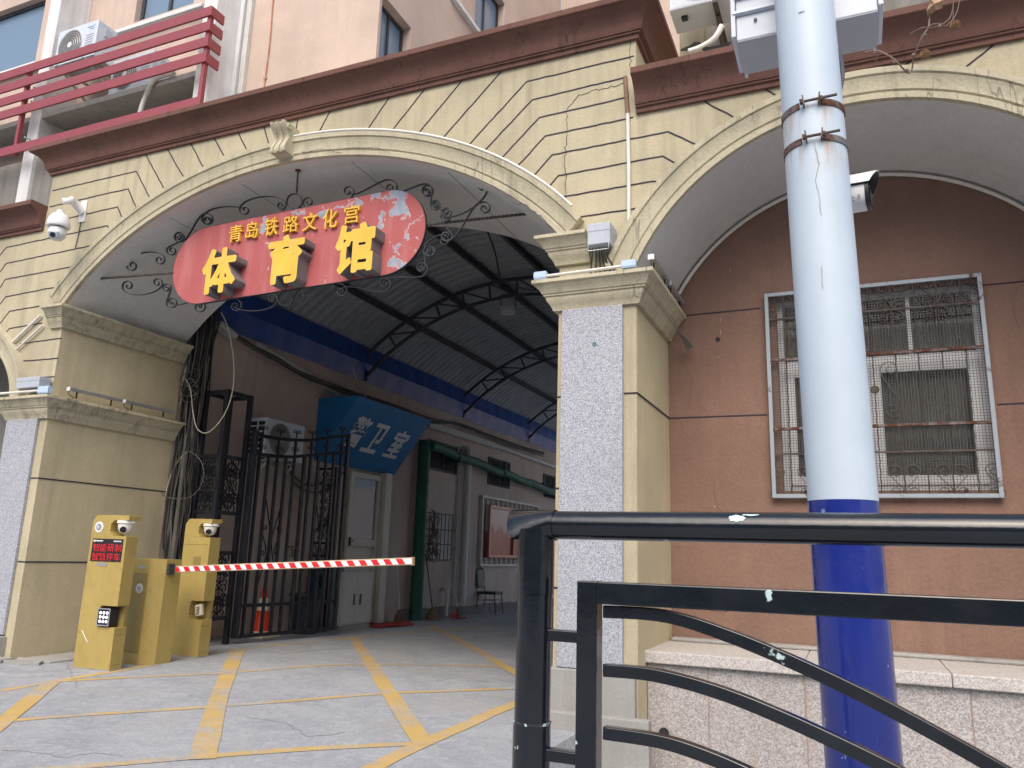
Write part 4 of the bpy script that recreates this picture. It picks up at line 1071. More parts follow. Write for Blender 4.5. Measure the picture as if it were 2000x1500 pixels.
# canopy: arched corrugated roof on trusses
CX0, CX1, CZ, RISE = -8.0, -2.12, 4.72, 1.12
CC = (CX0 + CX1) / 2; HS = (CX1 - CX0) / 2; RR = (HS * HS + RISE * RISE) / (2 * RISE)
def arc(dz=0, n=40, e=0.0):
    a = math.asin((HS + e) / RR) if (HS + e) < RR else 1.5; zc = CZ + RISE - RR
    return [(CC + (RR + dz) * math.sin(-a + 2 * a * k / n), zc + (RR + dz) * math.cos(-a + 2 * a * k / n)) for k in range(n + 1)]
CN = thing('passage_canopy', 'dark arched corrugated sheet canopy on steel trusses over the passage', 'canopy', (CC, 10, CZ))
m = MB(); P = arc(.18, 30); n = 30; vs = []; rows = int((19 - 1.8) / .05)
for j in range(rows + 1):
    y = 1.80 + .05 * j; dz = (.017, .017, -.017, -.017)[j % 4]
    vs += [(x, y, z + dz) for x, z in P]
m.add(vs, [(j * (n + 1) + i, j * (n + 1) + i + 1, (j + 1) * (n + 1) + i + 1, (j + 1) * (n + 1) + i) for j in range(rows) for i in range(n)])
m.build('corrugated_sheet', 'roof_sheet', CN, smooth=20)
PP = arc(.10, 7)
for i in range(0, 8):
    m = MB(); x, z = PP[i]; m.box(x - .03, x + .03, 1.85, 19, z - .05, z + .045); m.build('purlin', 'steel_dark', CN)
for y in (5.95, 9.9, 13.8, 17.7):
    m = MB(); T_ = arc(0, 24); zc = CZ + RISE - RR
    B_ = arc(-.30, 24)
    up = (0, 1, 0)
    m.strap([(x, y, z) for x, z in T_], .05, .05); m.strap([(x, y, z) for x, z in B_[1:-1]], .045, .045)
    m.bar((B_[1][0], y, B_[1][1]), (T_[0][0] - .04, y, T_[0][1] - .45), .05, .05); m.bar((B_[-2][0], y, B_[-2][1]), (T_[-1][0] + .04, y, T_[-1][1] - .45), .05, .05)
    m.bar((T_[0][0], y, T_[0][1]), (T_[0][0], y, T_[0][1] - .5), .05, .05); m.bar((T_[-1][0], y, T_[-1][1]), (T_[-1][0], y, T_[-1][1] - .4), .05, .05)
    for k in range(1, 12):
        a = T_[2 * k]; b = B_[2 * k]; m.bar((a[0], y, a[1]), (b[0], y, b[1]), .03, .03)
        b2 = B_[min(2 * k + 2, 23)]; m.bar((a[0], y, a[1]), (b2[0], y, b2[1]), .025, .025)
    m.build('truss', 'steel_dark', CN)
m = MB()
vs = []; 
for j in range(0, 87):
    y = 1.80 + .2 * j; o = .012 * math.sin(j * .23) + .006 * math.sin(j * 1.9); vs += [(PX + .04 + o, y, 4.20), (PX + .10 + o, y, 4.52), (PX + .03 + o, y, 4.86)]
m.add(vs, [(3 * j + k, 3 * j + k + 1, 3 * j + 4 + k, 3 * j + 3 + k) for j in range(86) for k in range(2)]); m.build('blue_flashing', 'blue_sheet', CN)
m = MB(); m.box(-2.12, -2.09, 1.8, 9.5, 4.6, 4.95); m.build('blue_flashing', 'blue_sheet', CN)
# flood lamp under the first truss
lp = FY(992, 607, 6.6); LL = thing('flood_lamp', 'dusty rectangular flood lamp hanging under the canopy roof', 'lamp', lp)
dr_ = Vector((.9, .35, 0)).normalized(); dq = Vector((-.35, .9, 0)).normalized()
m = MB(); m.obox(lp, dr_ * .26, dq * .36, Vector((0, 0, .06))); m.build('housing', 'plastic_grey', LL, bevel=.01)
m = MB()
for k in range(5): m.obox(lp + dq * (-.13 + .065 * k) - Vector((0, 0, .035)), dr_ * .2, dq * .035, Vector((0, 0, .008)))
m.build('diffuser', 'pvc_grey', LL)
m = MB(); m.bar(lp + dr_ * .13 + Vector((0, 0, .02)), lp + dr_ * .13 + Vector((0, 0, .30)), .02, .01); m.bar(lp - dr_ * .13 + Vector((0, 0, .02)), lp - dr_ * .13 + Vector((0, 0, .30)), .02, .01); m.bar(lp - dr_ * .13 + Vector((0, 0, .30)), lp + dr_ * .13 + Vector((0, 0, .30)), .02, .02)
m.bar(lp + Vector((0, 0, .3)), lp + Vector((0, 0, .62)), .015, .015); m.build('bracket', 'steel_dark', LL)

# wedge sign of the guard room
A_ = at(619, 776, 0, PX); B_ = at(616, 900, 0, PX); yA = (A_.y + B_.y) / 2
C_ = FY(701, 773, yA); xo = C_.x; zt = (A_.z + C_.z) / 2; zb = B_.z
E_ = at(770, 920, 0, PX + .03); D_ = at(843, 822, 0, xo)
yE = (E_.y + D_.y) / 2
WS = thing('guard_room_sign', 'blue wedge shaped sign box with white Chinese characters above the guard room door', 'sign', (PX, (yA + yE) / 2, zb))
m = MB(); m.prism([(PX + .002, zt), (xo, zt), (PX + .03, zb), (PX + .002, zb)], (0, yA, 0), (1, 0, 0), (0, 0, 1), (0, yE - yA, 0)); m.build('panel_box', 'sign_blue', WS, bevel=.006)
p0 = Vector((PX + .03, yA, zb)); pu = Vector((0, 1, 0)); pv = Vector((xo, yA, zt)) - p0; Lv = pv.length; pv.normalize(); pn = pu.cross(pv)
for ch, px in (('警', (678, 722, 815, 873)), ('卫', (709, 758, 833, 880)), ('室', (750, 802, 845, 891))):
    cm_ = atp((px[0] + px[1]) / 2, (px[2] + px[3]) / 2, p0 + pn * .012, pn) - p0
    cu_, cv_ = cm_.dot(pu), cm_.dot(pv); s_ = Lv * .46; s2 = (yE - yA) * .185
    m = MB(); lettering(m, ch, p0 + pu * (cu_ - s2 / 2) + pv * (cv_ - s_ / 2) + pn * .007, pu * s2, pv * s_, pn * .012, .018)
    m.build('character', 'letter_white', WS)

# gate frame column and the open leaf
GC = thing('gate_column', 'tall open black iron gate column with scroll panels beside the left pillar', 'gate column', (-7.57, 2.15, 0))
gx, gX, gy, gY, gt = -7.74, -7.39, 1.95, 2.38, 3.20
for x, y in ((gx, gy), (gX, gy), (gX, gY), (gx, gY)):
    m = MB(); m.box(x - .03, x + .03, y - .03, y + .03, gz(y), gt); m.build('post', 'black_iron', GC, bevel=.004)
m = MB()
for z in (gt - .03, 2.33, 1.62, 1.12, .32):
    m.box(gx + .031, gX - .031, gy - .025, gy + .025, z - .025, z + .025)
    m.box(gX - .025, gX + .025, gy + .031, gY - .031, z - .025, z + .025)
m.box(gx + .031, gX - .031, gY - .025, gY + .025, gt - .055, gt - .005); m.box(gx - .025, gx + .025, gy + .031, gY - .031, gt - .055, gt - .005)
m.build('rail', 'black_iron', GC)
m = MB()
def panel(m, fn, w, z0, z1):
    zm = (z0 + z1) / 2; h = (z1 - z0) / 2
    for sx in (-1, 1):
        for sz in (-1, 1):
            pts = s_scroll((sx * w * .5, zm + sz * h * .25), (sx * w * .42, zm + sz * h * .78), w * .36, w * .34, 1.1, 1.1, -sx * sz, -sx * sz)
            m.strap([fn(a, b) for a, b in pts], .008, .016, fn('up', 0))
        pts = s_scroll((sx * w * .28, zm - h * .12), (sx * w * .28, zm + h * .12), w * .24, w * .24, 1.0, 1.0, sx, sx)
        m.strap([fn(a, b) for a, b in pts], .008, .016, fn('up', 0))
    m.strap([fn(0, z0 + .01), fn(0, z1 - .01)], .01, .016, fn('up', 0))
    for r in (.3, .55):
        m.strap([fn(w * r * math.cos(R(a)), zm + w * r * math.sin(R(a))) for a in range(0, 361, 20)], .007, .016, fn('up', 0))
fa = lambda a, b: (0, 1, 0) if a == 'up' else ((gx + gX) / 2 + a, gy, b)
fb = lambda a, b: (1, 0, 0) if a == 'up' else (gX, (gy + gY) / 2 + a, b)
for z0, z1 in ((1.65, 2.30), (.35, 1.09)):
    panel(m, fa, .14, z0, (z0 + z1) / 2); panel(m, fa, .14, (z0 + z1) / 2, z1); panel(m, fb, .18, z0, (z0 + z1) / 2); panel(m, fb, .18, (z0 + z1) / 2, z1)
m.build('scroll_panel', 'black_iron', GC, smooth=50)
L0 = at(432, 1240, 2, .045); L0.z = 0; L1 = at(650, 1226, 2, .045); L1.z = 0
L0 = Vector((-7.33, 2.42, 0)); 
L1 = Vector((-7.08, 4.28, 0))
lu = (L1 - L0).normalized(); LW = (L1 - L0).length; ln = Vector((lu.y, -lu.x, 0))
def lf(u, z): return L0 + lu * u + Vector((0, 0, z))
def leaf_uz(px, py):
    p = atp(px, py, L0, ln) - L0; return p.dot(lu), p.z
GL = thing('gate_leaf', 'open black wrought iron gate leaf with curved top rails and scrolls', 'gate', (L0 + L1) / 2)
zlow = .06
tl = [leaf_uz(*q) for q in ((478, 842), (520, 853), (560, 859), (610, 860), (650, 853), (678, 850))]
ml = [leaf_uz(*q) for q in ((475, 882), (520, 889), (560, 893), (610, 889), (650, 885), (676, 884))]
ztop = lambda u: 2.56 + .02; 
def interp(t, u):
    t = sorted(t)
    if u <= t[0][0]: return t[0][1]
    for a, b in zip(t, t[1:]):
        if u <= b[0]: return a[1] + (b[1] - a[1]) * (u - a[0]) / (b[0] - a[0])
    return t[-1][1]
m = MB(); m.bar(lf(.04, zlow), lf(.04, interp(tl, 0) + .05), .085, .06, (0, 1, 0)); m.build('stile', 'black_iron', GL, bevel=.004)
m = MB(); m.bar(lf(LW - .03, zlow), lf(LW - .03, interp(tl, LW)), .05, .05, (0, 1, 0)); m.build('stile', 'black_iron', GL, bevel=.004)
m = MB(); um = LW * .52; m.bar(lf(um, zlow), lf(um, interp(ml, um)), .045, .045, (0, 1, 0)); m.build('stile', 'black_iron', GL, bevel=.004)
for t_ in (tl, ml):
    m = MB(); P = [tuple(lf(u, interp(t_, u))) for u in [LW * k / 16 for k in range(17)]]; P = catmull(P[::2], 4); m.strap(P, .045, .045, ln); m.build('top_rail', 'black_iron', GL, bevel=.003)
m = MB()
for z in (zlow + .02, zlow + .40): m.bar(lf(.06, z), lf(LW - .06, z), .03, .045)
m.build('bottom_rail', 'black_iron', GL)
m = MB(); NBAR = 12; us = []
for k in range(1, NBAR):
    u = LW * k / NBAR
    if abs(u - um) < .05: continue
    us.append(u); m.bar(lf(u, zlow + .03), lf(u, interp(ml, u) - .02), .034, .034, (0, 1, 0))
for k in range(1, NBAR, 2):
    u = LW * k / NBAR; m.bar(lf(u, interp(ml, u) + .02), lf(u, interp(tl, u) - .02), .03, .03, (0, 1, 0))
build_each(m, 'bar', 'black_iron', GL)
m = MB()
for k in range(6):
    u = LW * (k + .6) / 6.2
    for z, up in ((interp(ml, u) + .05, 1), (interp(tl, u) + .06, 1)):
        for sx in (-1, 1):
            q = spiral(sx * .045, .05, .035, 90 * sx + 90, 1.1, -sx, .2); q = [(sx * .004, -.03)] + [(sx * .006, .03)] + q
            m.strap([tuple(lf(u + a, z + b)) for a, b in catmull(q, 2)], .007, .012, ln)
for u in (LW * .26, LW * .76):
    zc_ = 1.30
    for sx in (-1, 1):
        q = s_scroll((sx * .12, zc_ - .16), (sx * .12, zc_ + .16), .04, .04, 1.1, 1.1, sx, sx)
        m.strap([tuple(lf(u + a, b)) for a, b in q], .010, .014, ln)
        m.strap([tuple(lf(u + a, b)) for a, b in catmull([(sx * .15, zc_ - .55), (sx * .03, zc_ - .12), (sx * .015, zc_), (sx * .03, zc_ + .12), (sx * .15, zc_ + .55)], 5)], .012, .014, ln)
build_each(m, 'scroll', 'black_iron', GL, smooth=50)
m = MB(); m.bar(lf(um - .16, 1.22), lf(um, 1.22), .03, .03); m.box(lf(um - .1, 0).x - .01, lf(um - .1, 0).x + .02, lf(um - .1, 0).y - .03, lf(um - .1, 0).y + .03, 1.08, 1.20); m.build('latch', 'rust_iron', GL)
# inner second frame panel further in
m = MB(); 
q0 = Vector((-7.95, 4.75, 0)); q1 = Vector((-7.62, 4.75, 0))
FP = thing('inner_gate_panel', 'narrow black scroll panel fixed to the wall between gate and white door', 'gate panel', (-7.8, 4.75, 0))
for x in (-7.98, -7.62):
    m = MB(); m.box(x - .02, x + .02, 4.73, 4.77, gz(4.7), 2.5); m.build('post', 'black_iron', FP)
m = MB()
for z in (.3, 1.1, 1.3, 2.48): m.box(-7.96, -7.64, 4.735, 4.765, z - .02, z + .02)
fc = lambda a, b: (0, 1, 0) if a == 'up' else (-7.8 + a, 4.75, b)
for z0, z1 in ((1.33, 1.9), (1.9, 2.45), (.35, 1.08)): panel(m, fc, .13, z0, z1)
m.build('scroll_panel', 'black_iron', FP, smooth=50)

# things in the passage
def ac_unit(name, label, x0, x1, y0, y1, z0, z1, face, group=None, logo=None):
    """outdoor condenser; face '-y' or '+x' carries the fan"""
    A = thing(name, label, 'air conditioner', ((x0 + x1) / 2, (y0 + y1) / 2, z0), group)
    m = MB(); m.box(x0, x1, y0, y1, z0, z1); m.build('casing', 'box_white', A, bevel=.012)
    h = z1 - z0
    if face == '-y': o = Vector((x0, y0 - .002, z0)); u = Vector((1, 0, 0)); w_ = x1 - x0; nn = Vector((0, -1, 0))
    else: o = Vector((x1 + .002, y0, z0)); u = Vector((0, 1, 0)); w_ = y1 - y0; nn = Vector((1, 0, 0))
    c_ = o + u * (w_ * .36) + Vector((0, 0, h * .5)); r = h * .41
    m = MB(); 
    ring = lambda rr, off=.0, n=36: [tuple(c_ + u * rr * math.cos(2 * math.pi * k / n) + Vector((0, 0, rr * math.sin(2 * math.pi * k / n))) + nn * off) for k in range(n)]
    m.add(ring(r), [tuple(range(36))]); fo = m.build('fan_opening', 'dark_conc', A)
    m = MB()
    for rr in (1, .84, .68, .52, .36, .2): m.tube(ring(r * rr, .008), .0035, 4, closed=True)
    for k in range(36):
        a = 2 * math.pi * k / 36; dd = u * math.cos(a) + Vector((0, 0, math.sin(a))); m.bar(c_ + dd * r * .2 + nn * .008, c_ + dd * r + nn * .008, .0025, .0025)
    m.build('fan_grille', 'alu', fo)
    m = MB(); m.add(ring(r * .18, .013), [tuple(range(36))]); m.build('hub', 'plastic_white', fo)
    m = MB()
    for k in range(5): m.bar(o + u * w_ * .74 + Vector((0, 0, h * (.35 + .07 * k))) + nn * .002, o + u * w_ * .93 + Vector((0, 0, h * (.35 + .07 * k))) + nn * .002, .004, .006)
    m.build('vent_slots', 'plastic_grey', A)
    m = MB(); m.obox(o + u * w_ * .84 + Vector((0, 0, h * .87)) + nn * .003, u * w_ * .18, nn * .003, Vector((0, 0, h * .05))); m.obox(o + u * w_ * .86 + Vector((0, 0, h * .80)) + nn * .003, u * w_ * .10, nn * .003, Vector((0, 0, h * .03)))
    m.build('badge', logo or 'plastic_blue', A)
    if face == '-y':
        m = MB(); m.box(x1 + .001, x1 + .02, (y0 + y1) / 2 - .05, (y0 + y1) / 2 + .07, z1 - h * .35, z1 - h * .12); m.build('valve_cover', 'plastic_grey', A, bevel=.004)
    else:
        m = MB()
        for k in range(6): 
            for j in (0, 1): m.box(x0 + .04 + .14 * j, x0 + .15 + .14 * j, y0 - .004, y0 - .001, z0 + h * (.08 + .145 * k), z0 + h * (.18 + .145 * k))
        m.build('side_vents', 'dark_room', A)
    m = MB()
    for k in (.15, .85):
        b_ = o + u * w_ * k - nn * .15; m.box(b_.x - .03, b_.x + .03, b_.y - .03, b_.y + .03, z0 - .03, z0 + .001)
    m.build('feet', 'black', A)
    return A
ac_unit('air_conditioner', 'dusty air conditioner on the pink passage wall behind the gate', PX + .10, PX + .42, 3.02, 3.88, 2.47, 3.03, '+x')
m = MB()
for y in (3.15, 3.72): m.box(PX + .001, PX + .46, y - .02, y + .02, 2.42, 2.445); m.bar((PX + .01, y, 2.12), (PX + .42, y, 2.42), .03, .03)
tag(m.build('ac_bracket', 'cab_white'), 'pair of steel brackets carrying the passage air conditioner', 'bracket')
m = MB(); m.tube(catmull([(PX + .1, 3.9, 2.6), (PX + .06, 4.1, 2.35), (PX + .05, 4.6, 2.2), (PX + .05, 5.2, 2.4), (PX + .05, 5.5, 2.7)]), .015, 6); m.tube(catmull([(PX + .1, 3.9, 2.55), (PX + .05, 4.3, 2.15), (PX + .05, 5.0, 2.15), (PX + .05, 5.6, 2.62)]), .012, 6)
tag(m.build('hose', 'cable_grey', smooth=60), 'sagging pair of hoses running from the passage air conditioner to the door', 'hose')
# traffic cone
cp = Vector((-7.72, 3.42, gz(3.4)))
CO = thing('traffic_cone', 'red traffic cone with pale bands standing behind the iron gate', 'traffic cone', cp)
m = MB(); hc = .72; rc = lambda t: .155 - .13 * t
for i, (a, b) in enumerate(((.04, .12), (.12, .50), (.50, .74), (.74, 1.0))):
    m.lathe(cp, [(rc(a), hc * a), (rc(b), hc * b)], 24, mi=1 if i in (0, 2) else 0)
m.build('body', ['orange_cone', 'cone_band'], CO, smooth=40)
m = MB(); m.box(cp.x - .19, cp.x + .19, cp.y - .19, cp.y + .19, cp.z, cp.z + .03); m.build('base', 'cone_band', CO, bevel=.01)
# tub and teal locker
tp_ = Vector((-7.62, 4.25, gz(4.2))); TB = thing('waste_tub', 'dark blue round waste tub behind the gate leaf', 'tub', tp_)
m = MB(); m.lathe(tp_, [(.17, .0), (.23, .52), (.245, .53)], 28); m.build('body', 'dark_tub', TB, smooth=40)
m = MB(); m.lathe(tp_ + Vector((0, 0, .53)), [(.26, 0), (.265, .03), (.255, .05), (.2, .055)], 28); m.build('rim', 'black', TB, smooth=40)
LK = thing('teal_locker', 'narrow dusty teal metal locker standing left of the white cabinet', 'locker', (-7.85, 5.0, gz(5)))
m = MB(); m.box(PX + .01, -7.66, 4.86, 5.22, gz(5), .95); m.build('body', 'teal', LK, bevel=.008)
m = MB(); m.box(-7.659, -7.652, 4.90, 5.18, gz(5) + .08, .90); m.build('door', 'teal', LK, bevel=.003)
# white electrical cabinet
CB = thing('white_cabinet', 'low dusty white metal cabinet with two doors below the guard room door', 'cabinet', (-7.8, 5.9, gz(5.5)))
c0 = at(661, 1226, 0, -7.58); c1 = at(722, 1213, 0, -7.58); ct = at(690, 1117, 0, -7.58).z
zb_ = gz(5.5) + .06
m = MB(); m.box(PX + .08, -7.58, c0.y, c1.y, zb_, ct); m.build('body', 'cab_white', CB, bevel=.008)
ym = (c0.y + c1.y) / 2
for a, b in ((c0.y + .02, ym - .003), (ym + .003, c1.y - .02)):
    m = MB(); m.box(-7.579, -7.566, a, b, zb_ + .03, ct - .04); d_ = m.build('door', 'cab_white', CB, bevel=.004)
    m = MB(); yh = ym + (-.09 if a < ym - .1 else .09); m.box(-7.565, -7.552, yh - .02, yh + .02, .33, .50); m.build('handle', 'green_wrap' if a < ym - .1 else 'black', d_, bevel=.003)
m = MB(); m.box(PX + .10, -7.55, c0.y + .05, c1.y - .05, gz(6) - .05, zb_ - .001); m.build('plinth', 'concrete', CB)
# green wrapped post and pipe
gp = at(803, 1205, 2, gz(8)); m = MB()
P = [(PX + .16 + .004 * math.sin(k * 2.1), 8.02, gz(8) + .0 + 3.5 * k / 40) for k in range(41)]
m.tube(P, .125, 14)
tag(m.build('wrapped_post', 'green_wrap', smooth=60), 'upright post wrapped in dark green netting beside the guard room', 'post')
m = MB(); P = [(PX + .28, 8.05 + .25 * k, 3.32 - .012 * k + .02 * math.sin(k * .9)) for k in range(40)]; m.tube(P, .10, 12)
tag(m.build('wrapped_pipe', 'green_wrap', smooth=60), 'thick horizontal pipe wrapped in green netting running along the passage wall', 'pipe')
m = MB()
for y in (9.2, 11.6, 14.2): m.box(PX + .001, PX + .40, y - .03, y + .03, 3.10, 3.14); m.box(PX + .36, PX + .39, y - .02, y + .02, 3.14, 3.4)
tag(m.build('pipe_bracket', 'steel_dark'), 'row of dark steel brackets holding the green wrapped pipe', 'bracket')
a_, b_ = at(838, 829, 0, PX + .10), at(968, 871, 0, PX + .10)
m = MB(); m.bar(a_, b_, .14, .035, (1, 0, .3)); m.bar(b_ + Vector((0, .02, 0)), Vector((PX + .1, 17.5, b_.z - .05)), .08, .03, (1, 0, .3))
tag(m.build('cable_tray', 'pvc_grey'), 'pale grey cable tray running on the wall beyond the guard room sign', 'cable tray')
a_, b_ = at(500, 672, 0, PX + .12), at(661, 768, 0, PX + .12)
m = MB(); m.bar(a_, b_, .07, .035, (1, 0, .3)); tag(m.build('cable_tray', 'pvc_grey'), 'pale grey cable tray slanting down the wall above the gate', 'cable tray')
m = MB(); q_ = at(440, 645, 0, PX + .14); m.obox(q_, (.16, 0, 0), (0, .34, -.10), (0, .02, .07)); tag(m.build('wall_lamp', 'cab_white', bevel=.01), 'small white rectangular wall lamp high up beside the cable bundle', 'lamp')
# white downpipe
m = MB(); dp_ = at(909, 1000, 0, PX + .12)
m.tube(catmull([(PX + .02, dp_.y, 3.50), (PX + .10, dp_.y, 3.50), (PX + .13, dp_.y, 3.42), (PX + .13, dp_.y, 3.2)], 5) + [(PX + .13, dp_.y, .15)], .085, 14)
for z in (3.15, 1.75, .35): m.lathe((PX + .13, dp_.y, z), [(.095, -.04), (.1, -.02), (.1, .02), (.095, .04)], 18)
tag(m.build('downpipe', 'pvc_grey', smooth=50), 'thick white downpipe on the pink wall of the passage', 'downpipe')
m = MB(); m.tube([(PX + .05, dp_.y - .25, 3.3), (PX + .05, dp_.y - .25, .1)], .022, 8); m.tube([(PX + .05, dp_.y - .15, 3.3), (PX + .05, dp_.y - .15, .1)], .018, 8)
for k in range(9): m.box(PX + .001, PX + .08, dp_.y - .3, dp_.y - .1, .3 + .35 * k, .315 + .35 * k)
tag(m.build('small_pipes', 'pvc_grey', smooth=50), 'pair of narrow pipes with clips left of the thick downpipe', 'pipe')
m = MB(); m.tube(catmull([(PX + .02, dp_.y - .75, .45), (PX + .12, dp_.y - .75, .45), (PX + .15, dp_.y - .75, .38), (PX + .15, dp_.y - .75, gz(9) + .01)], 4), .035, 10)
tag(m.build('short_pipe', 'pvc_grey', smooth=50), 'short white elbow pipe near the ground left of the downpipe', 'pipe')
# notice board
nb0 = at(944, 967, 0, PX + .1); nbz1 = nb0.z; nbz0 = at(938, 1106, 0, PX + .1).z; ny0 = nb0.y; ny1 = ny0 + 3.6
NB = thing('notice_board', 'glazed notice board with a red poster in a rose metal frame on the passage wall', 'notice board', (PX, (ny0 + ny1) / 2, nbz0))
m = MB()
for a, b, c_, d in ((ny0, ny0 + .05, nbz0, nbz1), (ny1 - .05, ny1, nbz0, nbz1), (ny0 + .05, ny1 - .05, nbz0, nbz0 + .05), (ny0 + .05, ny1 - .05, nbz1 - .05, nbz1)): m.box(PX + .02, PX + .10, a, b, c_, d)
for k in range(1, 12):
    y = ny0 + .05 + (ny1 - ny0 - .1) * k / 12; m.box(PX + .02, PX + .06, y - .012, y + .012, nbz1 - .25, nbz1 - .05); m.box(PX + .02, PX + .06, y - .012, y + .012, nbz0 + .05, nbz0 + .2)
m.build('outer_frame', 'pvc_grey', NB)
by0, by1, bz0, bz1 = ny0 + .32, ny1 - .3, nbz0 + .20, nbz1 - .20
m = MB(); m.box(PX + .02, PX + .10, by0, by1, bz0, bz1); m.build('poster', 'poster', NB)
m = MB()
for a, b, c_, d in ((by0, by0 + .07, bz0, bz1), (by1 - .07, by1, bz0, bz1), (by0 + .07, by1 - .07, bz0, bz0 + .07), (by0 + .07, by1 - .07, bz1 - .07, bz1), ((by0 + by1) / 2 - .03, (by0 + by1) / 2 + .03, bz0 + .07, bz1 - .07)): m.box(PX + .101, PX + .15, a, b, c_, d)
m.build('inner_frame', 'pink_frame', NB, bevel=.005)
# chair
cy = 11.15; cz = gz(11)
CH = thing('banquet_chair', 'dark green padded metal chair standing below the notice board', 'chair', (-7.75, cy, cz))
m = MB(); m.box(-7.99, -7.52, cy - .22, cy + .22, cz + .43, cz + .49); m.build('seat', 'chair_green', CH, bevel=.02)
m = MB(); m.obox((-8.02, cy, cz + .78), (.05, 0, -.008), (0, .38, 0), (-.06, 0, .42)); m.build('backrest', 'chair_green', CH, bevel=.025)
m = MB(); m.tube(catmull([(-7.97, cy - .21, cz + .42), (-8.0, cy - .21, cz + .55), (-8.03, cy - .20, cz + .92), (-8.04, cy - .1, cz + 1.0), (-8.04, cy + .1, cz + 1.0), (-8.03, cy + .20, cz + .92), (-8.0, cy + .21, cz + .55), (-7.97, cy + .21, cz + .42)], 5), .011, 8); m.build('back_frame', 'black', CH, smooth=60)
for x, y, dx in ((-7.96, -.2, -.06), (-7.96, .2, -.06), (-7.56, -.2, .05), (-7.56, .2, .05)):
    m = MB(); m.tube([(x, cy + y, cz + .43), (x + dx, cy + y * 1.02, cz)], .011, 8); m.build('leg', 'black', CH, smooth=60)
m = MB(); m.tube([(-7.98, cy - .2, cz + .3), (-7.54, cy - .2, cz + .3)], .007, 6); m.tube([(-7.98, cy + .2, cz + .3), (-7.54, cy + .2, cz + .3)], .007, 6); m.build('stretcher', 'black', CH)
# brooms, dustpan, mat
def broom(label, x, y, lean, h, col, head):
    z = gz(y); B = thing('broom', label, 'broom', (x, y, z))
    m = MB(); m.tube([(x, y, z + .18), (x + lean[0], y + lean[1], z + h)], .012, 8); m.build('handle', col, B)
    m = MB(); m.lathe((x, y, z), [(head, .0), (head * .9, .1), (.03, .22)], 12); m.build('head', 'straw', B)
broom('straw broom with a dark handle leaning on the wall right of the green post', -7.70, 8.35, (-.28, .1), 1.25, 'steel_dark', .14)
broom('broom with a pale blue handle leaning right of the straw broom', -7.60, 9.25, (-.38, .25), .95, 'plastic_blue', .06)
broom('thin broom leaning between the door pier and the green post', -7.85, 7.35, (-.12, -.05), 1.35, 'cab_white', .10)
m = MB(); m.obox((-7.45, 9.0, gz(9) + .03), (.26, 0, 0), (0, .24, 0), (0, 0, .015)); m.box(-7.58, -7.565, 8.88, 9.12, gz(9) + .03, gz(9) + .12); tag(m.build('dustpan', 'mat_red', bevel=.005), 'red plastic dustpan on the ground by the brooms', 'dustpan')
m = MB(); mp_ = [at(x, y, 2, -.05) for x, y in ((716, 1219), (800, 1213), (808, 1221), (730, 1228))]
N_ = 8; vs = []
for i in range(N_ + 1):
    for j in range(N_ + 1):
        p = mp_[0].lerp(mp_[1], i / N_).lerp(mp_[3].lerp(mp_[2], i / N_), j / N_); vs.append((p.x, p.y, gz(p.y) + .012 + .012 * math.sin(i * 1.7 + j) * (1 if 0 < i < N_ else .4) + .012))
m.add(vs, [(i * 9 + j, i * 9 + j + 1, (i + 1) * 9 + j + 1, (i + 1) * 9 + j) for i in range(N_) for j in range(N_)])
o = m.build('floor_mat', 'mat_red', smooth=60); sm = o.modifiers.new('thick', 'SOLIDIFY'); sm.thickness = .006
tag(o, 'crumpled red mat lying on the ground beside the white cabinet', 'mat')
m = MB()
for k in range(60):
    z = 1.1 + random.random() * .85; y = 8.5 + random.gauss(.12, .1); r_ = .05
    m.tube(catmull([(PX + .08 + random.uniform(0, .12), y + random.uniform(-.12, .12), z + random.uniform(-.14, .14)) for _ in range(4)], 3), .006, 4)
tag(m.build('mop_rag', 'straw'), 'tangled grey mop hanging on the barred window of the passage', 'mop')

# cable bundle at the jamb, loops and sagging wires
m = MB()
for i in range(64):
    x = -8.02 + random.uniform(0, .30); y = 1.84 + random.uniform(-.05, .14); P = []
    z = 4.55 + random.uniform(-.1, .1)
    while z > .1: P.append((x + random.gauss(0, .018) - .02 * math.sin(z), y + random.gauss(0, .015), z)); z -= .42
    m.tube(catmull(P, 3), random.choice((.008, .011, .014)), 5, mi=random.choice((0, 0, 1, 0, 2 if i % 9 == 0 else 0)))
tag(m.build('cable_bundle', ['cable', 'cable_grey', 'cable_cream'], smooth=60), 'dense vertical bundle of cables running down the corner behind the left pillar', 'cables')
m = MB()
for i, x in enumerate((-7.99, -7.86)):
    m.tube([(x, 1.84 - .03 * i, 0), (x, 1.84 - .03 * i, 2.6 if i else 4.2)], .03, 10)
tag(m.build('riser_pipes', 'cable_grey', smooth=60), 'pair of dusty vertical riser pipes beside the cable bundle', 'pipe')
def loop(pl, y, r, label, mat, ax=1):
    P = catmull([tuple(at(a, b, ax, y)) for a, b in pl], 6); m = MB(); m.tube(P, r, 6); tag(m.build('cable_loop', mat, smooth=60), label, 'cable')
loop([(432, 610), (445, 640), (456, 700), (455, 760), (438, 810), (408, 844), (386, 838), (377, 805), (372, 760), (362, 740)], 1.72, .007, 'long cream cable loop hanging in front of the gate column', 'cable_cream')
loop([(366, 882), (345, 905), (330, 940), (322, 975)], 1.7, .007, 'short pale cable curling down left of the gate column', 'cable_cream')
loop([(322, 885), (310, 915), (310, 950), (325, 970), (360, 974), (385, 960), (398, 930), (392, 900), (370, 882), (352, 892), (338, 918), (328, 955)], 1.68, .006, 'round grey cable coil looped beside the riser pipes', 'cable_grey')
m = MB()
